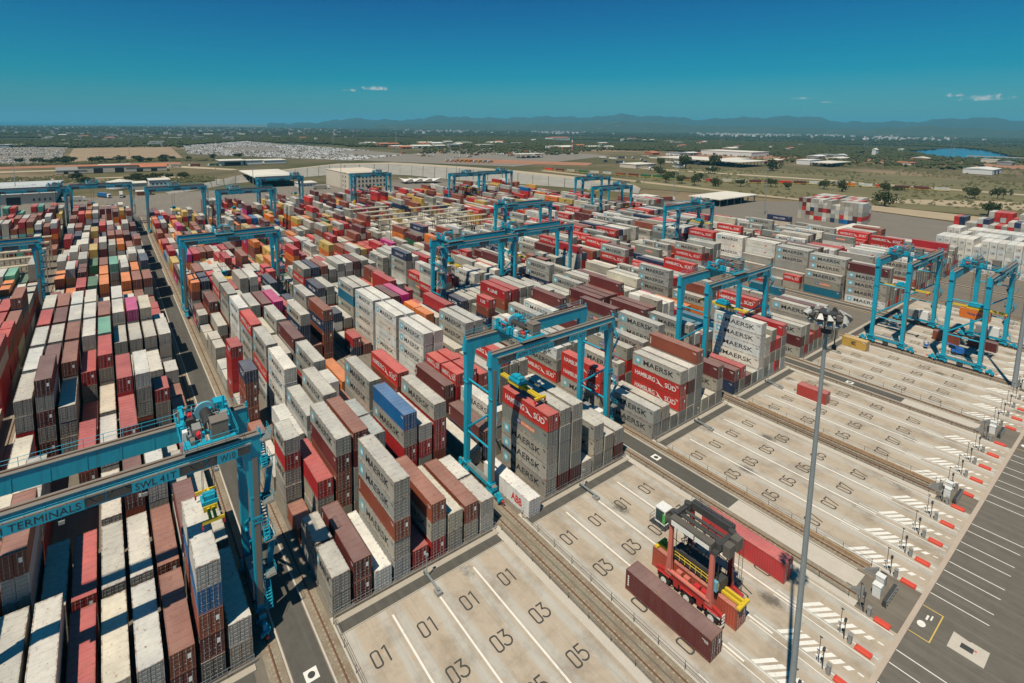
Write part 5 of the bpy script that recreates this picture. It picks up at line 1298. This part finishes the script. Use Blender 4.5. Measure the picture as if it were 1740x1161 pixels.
for (x, y) in shed_spots:
    a, b_, h = rr.uniform(6, 18), rr.uniform(10, 32), rr.uniform(4, 8)
    building('industrial_shed', x - a, x + a, y - b_, y + b_, h, '-', rr.choice((M_WALLW, M_CREAM, M_GREYP, M_TERR)), rr.choice((M_ROOFW, M_ROOFW, M_WALLW, M_GREYP, M_TERR)), [(y - b_ * .5, y - b_ * .2, 0, h * .7), (y + b_ * .2, y + b_ * .5, 0, h * .7)], (), .5, rr.choice((0, 2, 3)), 'shed')['group'] = 'sheds of the industrial belt'
for o in list(COL.objects):
    if o.parent is None and o.name.split('.')[0] == 'house': o['group'] = 'houses of the distant town'
# distant town and hillside villages: too small to count
V = []; F = []; C = []
def speck(x, y, z, s, h, c):
    n = len(V); V.extend([(x - s, y - s, z), (x + s, y - s, z), (x + s, y + s, z), (x - s, y + s, z), (x - s, y - s, z + h), (x + s, y - s, z + h), (x + s, y + s, z + h), (x - s, y + s, z + h)])
    F.extend([tuple(n + k for k in f) for f in ((4, 5, 6, 7), (0, 1, 5, 4), (1, 2, 6, 5), (2, 3, 7, 6), (3, 0, 4, 7))]); C.extend([c] * 8)
for i in range(620):
    a = R(rr.gauss(178, 11)); d = rr.uniform(1900, 6500); k = rr.choice((.08, .12, .18, .25, .35, .5, .65)); s_ = rr.uniform(2.5, 7) * (1 + d / 9000)
    if d > 3500 and rr.random() < .4: a = R(rr.uniform(150, 175))
    if not (-1480 < d * math.cos(a) < -900 and -300 < d * math.sin(a) < 130): speck(d * math.cos(a), d * math.sin(a), 0, s_, rr.uniform(4, 9) * (1 + d / 8000), (k, k * .92, k * .84, 1))
for ca, cdist, n_ in ((117, 5600, 150), (112, 6200, 60), (135, 5200, 60), (105, 5000, 60), (147, 5200, 60)):
    for i in range(n_):
        a = R(rr.gauss(ca, 2.2)); d = cdist + rr.gauss(0, 500); k = rr.uniform(.3, .75); speck(d * math.cos(a), d * math.sin(a), 0, rr.uniform(4, 9), rr.uniform(9, 15), (k, k * .95, k * .9, 1))
def attr_mesh(name, V, F, C, mat):
    me = bpy.data.meshes.new(name); me.from_pydata(V, [], F); me.materials.append(mat)
    at = me.color_attributes.new('Col', 'FLOAT_COLOR', 'POINT'); at.data.foreach_set('color', np.array(C, np.float32).ravel()); return link(name, me)
t_ = NT('attribute_colour'); at_ = t_.n('ShaderNodeAttribute'); at_.attribute_name = 'Col'; M_ATTR = t_.done(at_.outputs['Color'], .7)
tag(attr_mesh('distant_town', V, F, C, M_ATTR), 'scatter of tiny pale houses of distant towns', 'town', None, 'stuff')

def nth(k):
    a = ('first', 'second', 'third', 'fourth', 'fifth', 'sixth', 'seventh', 'eighth', 'ninth', 'tenth', 'eleventh', 'twelfth', 'thirteenth', 'fourteenth', 'fifteenth', 'sixteenth', 'seventeenth', 'eighteenth', 'nineteenth')
    if k < 19: return a[k]
    t = ('twent', 'thirt', 'fort', 'fift', 'sixt', 'sevent', 'eight', 'ninet')[(k + 1) // 10 - 2]; return t + 'ieth' if (k + 1) % 10 == 0 else t + 'y-' + a[k % 10]
def screen_x(o):
    d_ = Vector(o.location) - Vector(CAM_LOC); return d_.dot(Vector(CAM_R)) / d_.dot(Vector(CAM_F))
def number_left(group, text):
    L_ = sorted((o for o in COL.objects if o.parent is None and o.get('group') == group), key=screen_x)
    for k, o in enumerate(L_): o['label'] = text % nth(k)
# ================================================================== cars, trucks, trains
def car_mesh(col):
    m = MB(); m.box(-2.1, 2.1, -.85, .85, .25, .95); m.taper((-.2, 0, .95), (1.4, .8), (-.25, 0, 1.5), (.95, .68)); return m.mesh('car', col)
cms = [car_mesh(M_WHITE), car_mesh(M_WALLW), car_mesh(M_GREYP), car_mesh(M_STEEL), car_mesh(M_REDM)]
def inside(p, poly):
    x, y = p; c = False; j = len(poly) - 1
    for i in range(len(poly)):
        xi, yi = poly[i]; xj, yj = poly[j]
        if (yi > y) != (yj > y) and x < (xj - xi) * (y - yi) / (yj - yi) + xi: c = not c
        j = i
    return c
CP = [(-1104, 117), (-792, 331), (-927, 521), (-1860, 389), (-1517, 154)]; cells = []
for i in range(150):
    for j in range(120):
        x = -1860 + i * 7.3; y = 110 + j * 3.4
        if (i % 3) == 2 or j % 17 > 14: continue
        if inside((x, y), CP) and rr.random() < (.93 if random.Random(i * 131 + j // 7).random() < .66 else .06) and not (math.sin(x * .011) * math.sin(y * .017) > .45): cells.append((x, y))
CP2 = [(-951, -260), (-931, -74), (-1526, -88), (-1572, -330)]
for i in range(90):
    for j in range(70):
        x = -1572 + i * 7.3; y = -330 + j * 3.6
        if inside((x, y), CP2) and i % 3 != 2 and rr.random() < (.8 if random.Random(i * 71 + j // 6).random() < .25 else .02): cells.append((x, y))
cells.sort(key=lambda c: -c[0]); V = []; F = []; C = []
for i, (x, y) in enumerate(cells):
    if i < 220:
        o = link('parked_car', cms[rr.choice((0, 0, 0, 1, 1, 2, 3))], None, (x, y, -.28), rr.choice((0, math.pi))); tag(o, 'tiny car in the packed car park far behind the yard', 'car', 'cars in the far car park')
    else:
        k = rr.choice((.62, .58, .5, .4, .3, .2, .12, .05)); n = len(V)
        V += [(x - 2.1, y - .85, -.2), (x + 2.1, y - .85, -.2), (x + 2.1, y + .85, -.2), (x - 2.1, y + .85, -.2), (x - 2.1, y - .85, .65), (x + 2.1, y - .85, .65), (x + 2.1, y + .85, .65), (x - 2.1, y + .85, .65), (x - 1.5, y - .7, 1.2), (x + .9, y - .7, 1.2), (x + .9, y + .7, 1.2), (x - 1.5, y + .7, 1.2)]
        F += [tuple(n + q_ for q_ in f) for f in ((0, 1, 5, 4), (1, 2, 6, 5), (3, 0, 4, 7), (4, 5, 9, 8), (5, 6, 10, 9), (7, 4, 8, 11), (8, 9, 10, 11))]; C += [(k, k, k * .98, 1)] * 12
tag(attr_mesh('parked_cars', V, F, C, M_ATTR), 'hundreds of mostly white cars filling the far car park', 'cars', None, 'stuff')
def truck(x, y, rz, lab, boxc='l', cab=None, group='trucks and trailers around the yard'):
    root = empty('truck', (x, y, 0), rz)
    b = MB(); b.box(-8.2, 4.0, -1.2, 1.2, .9, 1.2); b.build('chassis', M_STEEL, root)
    if boxc: o = MB().box(-8.2, 3.9, -1.22, 1.22, 1.25, 4.0).build('load', M_PAINT, root); o.color = vary(boxc, int(x + y))
    c = MB(); c.box(4.6, 6.6, -1.2, 1.2, .8, 3.1); c.taper((5.4, 0, 3.1), (.8, 1.1), (5.2, 0, 3.6), (.5, 1.0)); c.build('cab', cab or M_WHITE, root)
    g_ = MB(); g_.box(6.6, 6.63, -1.05, 1.05, 1.9, 2.9); g_.build('windscreen', M_GLASS, root)
    for xx in (-7.2, -5.9, 2.8, 5.8):
        for yy in (-1.0, 1.0): MB().tube((xx, yy - .15, .5), (xx, yy + .15, .5), .5, 10).build('wheel', M_RUB, root)
    tag(root, lab, 'truck', group)
truck(-448, -40, R(95), 'white box truck parked before the long warehouse', 'w'); truck(-462, -21, R(30), 'white tractor with blue trailer parking behind the second crane', 'u'); truck(-460, -10, R(0), 'white truck with red load facing the yard behind the cranes', 'l')
truck(-352, 42, R(-95), 'truck with maroon container driving on the back road, left', 'm'); truck(-430, 150, R(80), 'truck with grey load near the white cabins', 's')
truck(-600, 222, R(-100), 'red truck with red container on the road above the wall', 'h', M_REDM); truck(-770, 60, R(-95), 'grey container truck on the far left road, first', 's'); truck(-772, 84, R(-95), 'maroon container truck on the far left road, second', 'm'); truck(-768, 108, R(-95), 'green container truck on the far left road, third', 'k')
truck(-203, 372, R(75), 'truck with two brown boxes beside the gate canopy', 'b'); truck(-415, 640, R(-60), 'white box truck by the round trees', 'w'); truck(-380, 745, R(-70), 'truck with green container under the trees', 'k')
YC = [(x, 470 + (x + 700) * .9) for x in range(-700, -640, 6)]
for i, (x, y) in enumerate(YC): truck(x, y, R(100 + i), '-', rr.choice('yyoylw'), M_YEL, 'trucks in a tight row')
for i in range(22): truck(-720 - rr.random() * 240, 480 + rr.random() * 330, R(rr.choice((20, 110))), '-', rr.choice('lwyohsb'), None, 'trucks on the far grey lot')
for i in range(26): truck(-640 + rr.random() * 240, 700 + rr.random() * 260, R(rr.choice((20, 110))), '-', rr.choice('lwwlhns'), None, 'trucks by the customs canopy')
number_left('trucks in a tight row', 'truck in the tight row on the red lot, %s from left'); number_left('trucks on the far grey lot', 'distant truck on the grey lot behind the wall, %s from left'); number_left('trucks by the customs canopy', 'distant truck beside the customs canopy, %s from left')
def wagon(x, y, rz, c, lab, group):
    root = empty('train_wagon', (x, y, -.2), rz)
    MB().box(-7, 7, -1.3, 1.3, .7, 1.1).build('deck', M_YEL, root)
    o = MB().box(-6.1, 6.1, -1.22, 1.22, 1.15, 3.9).build('container', M_PAINT, root); o.color = vary(c, int(x))
    for xx in (-5, 5): MB().box(xx - 1.2, xx + 1.2, -1.0, 1.0, .1, .7).build('bogie', M_STEEL, root)
    tag(root, lab, 'wagon', group)
TR = [(-480, 497), (-362, 533), (-272, 560), (-194, 640), (-140, 672), (-81, 700)]
seq = 'hmskllbmkkkmsrllmbhmlsolhmmlmlslm'; k = 0; pos_ = 0.0
for a, b_ in zip(TR, TR[1:]):
    d = Vector((b_[0] - a[0], b_[1] - a[1])); n = int(d.length / 15.5)
    for j in range(n):
        q_ = Vector(a) + d * (j / n); wagon(q_.x, q_.y, math.atan2(d.y, d.x), seq[k % len(seq)], '%s wagon from left in the container train, carrying a %s box' % (nth(k), CNAME[seq[k % len(seq)]].split(' ')[0]), 'wagons of the container train'); k += 1

# ================================================================== vegetation
def leaf_mat(name, a, b):
    t = NT(name); oi = t.n('ShaderNodeObjectInfo'); n = t.noise(.35, 4)
    c = t.mix(n, a, b); c = t.mix(t.math('MULTIPLY', oi.outputs['Random'], .35), c, (.11, .105, .04, 1)); return t.done(c, .8, 0, .15)
M_LEAF = leaf_mat('tree_leaves', (.022, .036, .012, 1), (.070, .085, .028, 1)); M_BARK = plain('bark', (.10, .075, .05), .95, .2)
def crown_mesh(seed, n=420, flatn=.55, sz=.85):
    r_ = random.Random(seed); m = MB(); lobes = [(r_.gauss(0, .42), r_.gauss(0, .42), r_.uniform(-.15, .35), r_.uniform(.38, .62)) for _ in range(9)]
    for i in range(n):
        lx, ly, lz, lr = r_.choice(lobes); d = Vector((r_.gauss(0, 1), r_.gauss(0, 1), r_.gauss(0, 1))).normalized() * (lr * r_.uniform(.55, 1.0))
        p = Vector((lx, ly, lz)) + d; p.z *= flatn; s = .11 * sz * r_.uniform(.6, 1.4)
        a = Vector((r_.gauss(0, 1), r_.gauss(0, 1), r_.gauss(0, .6))).normalized(); b_ = a.orthogonal().normalized(); c = a.cross(b_)
        m.add([p + b_ * s, p + c * s * .8, p - b_ * s, p - c * s * .8 + a * s * .3], [(0, 1, 2), (0, 2, 3)])
    return m.mesh('crown', M_LEAF)
CR = [crown_mesh(s, 520, .5 + .1 * (s % 4)) for s in range(5)]
tm = MB(); tm.tube((0, 0, -.1), (0, 0, .5), .045, 7, None, .03)
for k in range(4):
    t0 = k * 1.6; tm.tube((0, 0, .42), (math.cos(t0) * .3, math.sin(t0) * .3, .78), .022, 5, None, .010)
TRK = tm.mesh('trunk', M_BARK)
def tree(x, y, h, w_, lab, group=None, s=0):
    root = empty('tree', (x, y, -.35), s * 1.3); o = link('trunk', TRK, root); o.scale = (h, h, h); o = link('crown', CR[s % 5], root, (0, 0, h * .62)); o.scale = (w_ * .8, w_ * .8, h * 1.0); tag(root, lab, 'tree', group)
for i, (x, y, h, w_, lab) in enumerate([(-434, 694, 15, 9, 'dark round tree left of the customs canopy'), (-401, 710, 20, 15, 'broad dark tree in front of the customs canopy'), (-393, 774, 20, 13, 'tall dark tree at the middle of the customs canopy'), (-317, 801, 14, 16, 'wide flat tree right of the customs canopy'),
                                       (-334, 669, 9, 11, 'low flat-topped tree in the grass near the train')]): tree(x, y, h, w_, lab, None, i)
BUSHT = [(-297, 506), (-280, 512), (-262, 508), (-246, 520), (-230, 545), (-209, 567), (-188, 561), (-310, 530), (-296, 575), (-322, 556), (-340, 560), (-355, 580), (-170, 600), (-150, 590), (-130, 640), (-118, 615), (-60, 640), (-48, 660), (-90, 505), (-30, 520), (20, 560), (-380, 610)]
for i, (x, y) in enumerate(BUSHT): tree(x, y, rr.uniform(6, 11), rr.uniform(6, 10), 'bushy dark green tree on the grass beyond the yard', 'bushy trees beyond the yard', i)
for i in range(26):
    x, y = -560 - rr.random() * 90, -130 + rr.random() * 190; tree(x, y, rr.uniform(4, 8), rr.uniform(5, 9), 'green bush in the hedge behind the warehouse', 'bushes behind the warehouse', i)
for i in range(24):
    x, y = -905 - rr.random() * 30, -150 + rr.random() * 330; tree(x, y, rr.uniform(5, 10), rr.uniform(6, 11), 'dark bush along the far side of the dry field road', 'bushes along the dry field', i)
number_left('bushy trees beyond the yard', 'bushy dark green tree on the grass beyond the yard, %s from left')
number_left('bushes behind the warehouse', 'green bush in the hedge behind the warehouse, %s from left'); number_left('bushes along the dry field', 'dark bush along the dry field road, %s from left')
number_left('sheds of the industrial belt', 'low industrial shed behind the yard, %s from left')
number_left('houses of the distant town', 'pale house of the distant town among trees, %s from left')
# woods: one mass of crowns
V = []; F = []; r2 = np.random.default_rng(5)
def wood(n, a0, a1, d0, d1, h0, h1, skip=None):
    k = 0
    az = np.radians(r2.uniform(a0, a1, n)); dd = np.sqrt(r2.uniform(d0 * d0, d1 * d1, n)); hh = r2.uniform(h0, h1, n)
    for a, d, h in zip(az, dd, hh):
        x = CAM_LOC[0] + d * math.cos(a); y = CAM_LOC[1] + d * math.sin(a)
        if inside((x, y), CP) or inside((x, y), CP2) or (-1480 < x < -900 and -300 < y < 130) or (x > -760 and y < 960) or inside((x, y), LAG): continue
        if math.sin(x * .004 + 1) * math.sin(y * .0045) > .62: continue
        w_ = h * r2.uniform(.5, .9); n0 = len(V); m = 6
        th = r2.uniform(0, 6.3)
        ring = [(x + math.cos(th + k * 6.283 / m) * w_ * r2.uniform(.7, 1.15), y + math.sin(th + k * 6.283 / m) * w_ * r2.uniform(.7, 1.15), h * r2.uniform(.35, .62)) for k in range(m)]
        V.extend([(x, y, -1)] + ring + [(x + r2.uniform(-.3, .3) * w_, y + r2.uniform(-.3, .3) * w_, h)])
        for k in range(m): F.append((n0 + 1 + k, n0 + 1 + (k + 1) % m, n0 + m + 1)); F.append((n0, n0 + 1 + (k + 1) % m, n0 + 1 + k))
LAG = [(-450, 1921), (-296, 1560), (-150, 1600), (-375, 2404), (-472, 2523)]
wood(34000, 96, 196, 1480, 2800, 4, 8.5); wood(26000, 96, 196, 2800, 7000, 5, 10); wood(1800, 100, 150, 1150, 1500, 4, 7)
me = bpy.data.meshes.new('woods'); me.from_pydata(V, [], F); me.materials.append(leaf_mat('wood_leaves', (.015, .026, .010, 1), (.046, .056, .022, 1)))
tag(link('woods', me, None, (0, 0, -.35)), 'dark green woods spreading to the hills', 'woods', None, 'stuff')

# scrub on the open ground
V = []; F = []
def scrub(n, poly, h0, h1):
    xs = [p_[0] for p_ in poly]; ys = [p_[1] for p_ in poly]
    for k in range(n):
        x, y = r2.uniform(min(xs), max(xs)), r2.uniform(min(ys), max(ys))
        if not inside((x, y), poly) or math.sin(x * .031) * math.sin(y * .027 + 1) < -.05: continue
        h = r2.uniform(h0, h1); m = 5; n0 = len(V); w_ = h * r2.uniform(.7, 1.3)
        V.extend([(x + math.cos(q_ * 1.257) * w_ * r2.uniform(.6, 1.2), y + math.sin(q_ * 1.257) * w_ * r2.uniform(.6, 1.2), h * r2.uniform(.1, .5)) for q_ in range(m)] + [(x, y, h)])
        for q_ in range(m): F.append((n0 + q_, n0 + (q_ + 1) % m, n0 + m))
scrub(3500, [(-300, 430), (-110, 500), (140, 520), (170, 900), (-200, 1000), (-420, 700)], .8, 2.6); scrub(2500, [(-700, -250), (-560, -100), (-560, 90), (-680, 60)], .8, 3.0); scrub(3500, [(-700, 1000), (-60, 1000), (100, 1500), (-500, 1500)], 1.5, 4.5); scrub(1500, [(-950, -300), (-890, -300), (-900, 150), (-960, 110)], 1.5, 4.0)
me = bpy.data.meshes.new('scrub'); me.from_pydata(V, [], F); me.materials.append(leaf_mat('scrub_leaves', (.045, .052, .020, 1), (.115, .105, .045, 1)))
tag(link('scrub', me, None, (0, 0, -.35)), 'low dry scrub on the open ground beyond the yard', 'scrub', None, 'stuff')

# ================================================================== water, hills, bridge, pylons, clouds
def water_mat(c):
    t = NT('water'); n = t.noise(.05, 4); t.bump(n, .3, .3); return t.done(c, .15, 0, .5)
flat('lagoon', LAG, water_mat((.012, .10, .22)), -.2)
struct('sea', MB().poly([(-9000, -30000, -.3), (-8200, -1200, -.3), (-11000, 1500, -.3), (-59000, 3000, -.3), (-59000, -30000, -.3)]), water_mat((.02, .09, .16)))
b = empty('road_bridge', (-250, 1575, 0), R(8)); MB().box(0, 420, -6, 6, 6, 7.6).build('deck', M_CONC, b)
for k in range(14): MB().box(-1, 1, -5, 5, 0, 6).build('pier', M_CONC, b, (10 + k * 30, 0, 0))
tag(b, 'long low road bridge over the lagoon at right', 'bridge')
def hill_mat(name, a, b, c):
    t = NT(name); p_ = t.pos(); n = t.noise(.0016, 7, p_, .65); m = t.noise(.004, 6, p_, .7)
    col = t.mix(n, a, b); col = t.mix(t.ramp(m, [(.60, 0), (.70, .8)]), col, c); return t.done(col, .95, 0, .05)
def ridge(name, prof, D, base, mat, amp, seed, depth):
    r_ = np.random.default_rng(seed); V = []; F = []; az = [p[0] for p in prof]; tv = [p[1] for p in prof]; N = 420; M = 9
    A = np.linspace(max(az), min(az), N); Tn = np.interp(-A, [-a for a in az], tv)
    def nz(q_): return sum(math.sin(q_ * f + ph) / f ** .8 for f, ph in zip((1.3, 2.9, 6.1, 12.7, 27, 51), PH))
    PH = r_.uniform(0, 6.3, 6)
    for i in range(N):
        a = R(A[i]); top = Tn[i] * 1e-4 * D + CAM_LOC[2] + amp * nz(A[i] * 1.7)
        top = max(top, 6)
        for j in range(M):
            u_ = j / (M - 1); d = D - depth * (1 - u_) ; hh = top * (u_ ** 1.15) * (1 + .16 * math.sin(A[i] * 5 + j * 1.9 + seed) * (1 - u_))
            V.append((CAM_LOC[0] + d * math.cos(a), CAM_LOC[1] + d * math.sin(a), base + hh))
    for i in range(N - 1):
        for j in range(M - 1): k_ = i * M + j; F.append((k_, k_ + 1, k_ + M + 1, k_ + M))
    me = bpy.data.meshes.new(name); me.from_pydata(V, [], F); me.materials.append(mat); me.polygons.foreach_set('use_smooth', [True] * len(F)); o = link(name, me); o['kind'] = 'structure'
FAR = [(166, 2), (161.2, 30), (157.6, 120), (155.1, 95), (151.2, 100), (148.6, 186), (144.7, 161), (140.8, 157), (136.3, 198), (131.8, 182), (128.9, 250), (126.4, 210), (124.0, 212), (121.2, 152), (118.0, 195), (114.9, 197), (113.5, 226), (111.1, 198), (109.3, 124), (107.2, 135), (104.4, 137), (102.2, 180), (100.8, 196), (99.1, 179), (97.6, 140), (93.1, 127), (85, 150), (70, 140)]
NEAR = [(155.1, 6), (146.0, 58), (140.8, 46), (135.6, 67), (131.8, 95), (128.1, 112), (124.6, 96), (122.3, 60), (119.0, 50), (115.9, 48), (113.0, 40), (110.2, 22), (107.2, 30), (106.0, 50), (103.7, 82), (101.5, 60), (99.5, 40), (97.6, 30), (93.1, 20), (80, 30)]
ridge('far_hills', FAR, 12500, -10, hill_mat('far_hill_woods', (.030, .045, .030, 1), (.060, .070, .045, 1), (.12, .10, .07, 1)), 17, 3, 4000)
ridge('near_hills', NEAR, 8500, -10, hill_mat('near_hill_woods', (.035, .048, .022, 1), (.080, .082, .042, 1), (.30, .21, .14, 1)), 8, 9, 1900)
def pylon(x, y, h, lab):
    t = empty('pylon', (x, y, -.3)); m = MB(); w_ = h * .09
    for sx in (-1, 1):
        for sy_ in (-1, 1): m.tube((sx * w_, sy_ * w_, 0), (sx * .25, sy_ * .25, h), .14, 4)
    for k in range(7):
        z0, z1 = h * k / 7, h * (k + 1) / 7; a, b_ = w_ * (1 - k / 7), w_ * (1 - (k + 1) / 7)
        for s in (-1, 1): m.tube((-a, s * a, z0), (b_, s * b_, z1), .08, 4); m.tube((s * a, -a, z0), (s * b_, b_, z1), .08, 4)
    m.build('lattice', M_GALV, t); c = MB()
    for z in (.78, .9): c.box(-h * .16, h * .16, -.15, .15, h * z, h * z + .3)
    c.build('cross_arm', M_GALV, t); tag(t, lab, 'pylon', 'lattice pylons')
for i, (x, y, h) in enumerate(((-700, 470, 40), (-1500, 560, 45), (-1350, 700, 45), (-1350, 1500, 50), (-900, 1700, 50), (-560, 1950, 55), (-260, 1500, 55))): pylon(x, y, h, 'thin lattice pylon above the woods, number %s from left' % ORD[i])
for i, (x, y, h, lab) in enumerate(((-481, -78, 34, 'thin lamp mast in front of the long warehouse'), (-469, 96, 34, 'thin lamp mast left of the canopy shed'), (-508, 70, 34, 'thin lamp mast behind the second road crane'), (-123, 372, 34, 'thin lamp mast on the asphalt side yard'), (-228, 419, 34, 'thin lamp mast left of the gate canopy'), (-420, 165, 26, 'thin lamp mast before the office building'), (-400, 285, 26, 'thin lamp mast right of the sail canopies'), (-620, 560, 34, 'thin lamp mast on the red truck lot'), (-1100, 20, 30, 'thin lamp mast beside the dry field'))):
    mast((x, y, -.3), h, lab, False, .34)
rd = MB(); rd.tube((0, 0, 0), (0, 0, 30), 1.4, 10); tw = empty('striped_tower', (-860, 940, -.3))
for k in range(5): MB().tube((0, 0, k * 6), (0, 0, k * 6 + 6), 1.5, 10).build('band', M_REDM if k % 2 else M_WALLW, tw)
tag(tw, 'red and white banded slender tower at the edge of the woods', 'tower')

# ================================================================== air
hz = NT('air_haze'); hz.t.nodes.remove(hz.p); out = hz.t.nodes['Material Output']; pv = hz.n('ShaderNodeVolumePrincipled')
pv.inputs['Color'].default_value = (0.20, 0.72, 1.0, 1); pv.inputs['Density'].default_value = 7.5e-5; pv.inputs['Anisotropy'].default_value = 0.0
hz.l(pv.outputs[0], out.inputs['Volume'])
hb = MB().box(-62000, 62000, -62000, 62000, -20, 470).build('haze', hz.mat); tag(hb, 'pale blue haze over the distant land', 'haze', None, 'stuff')
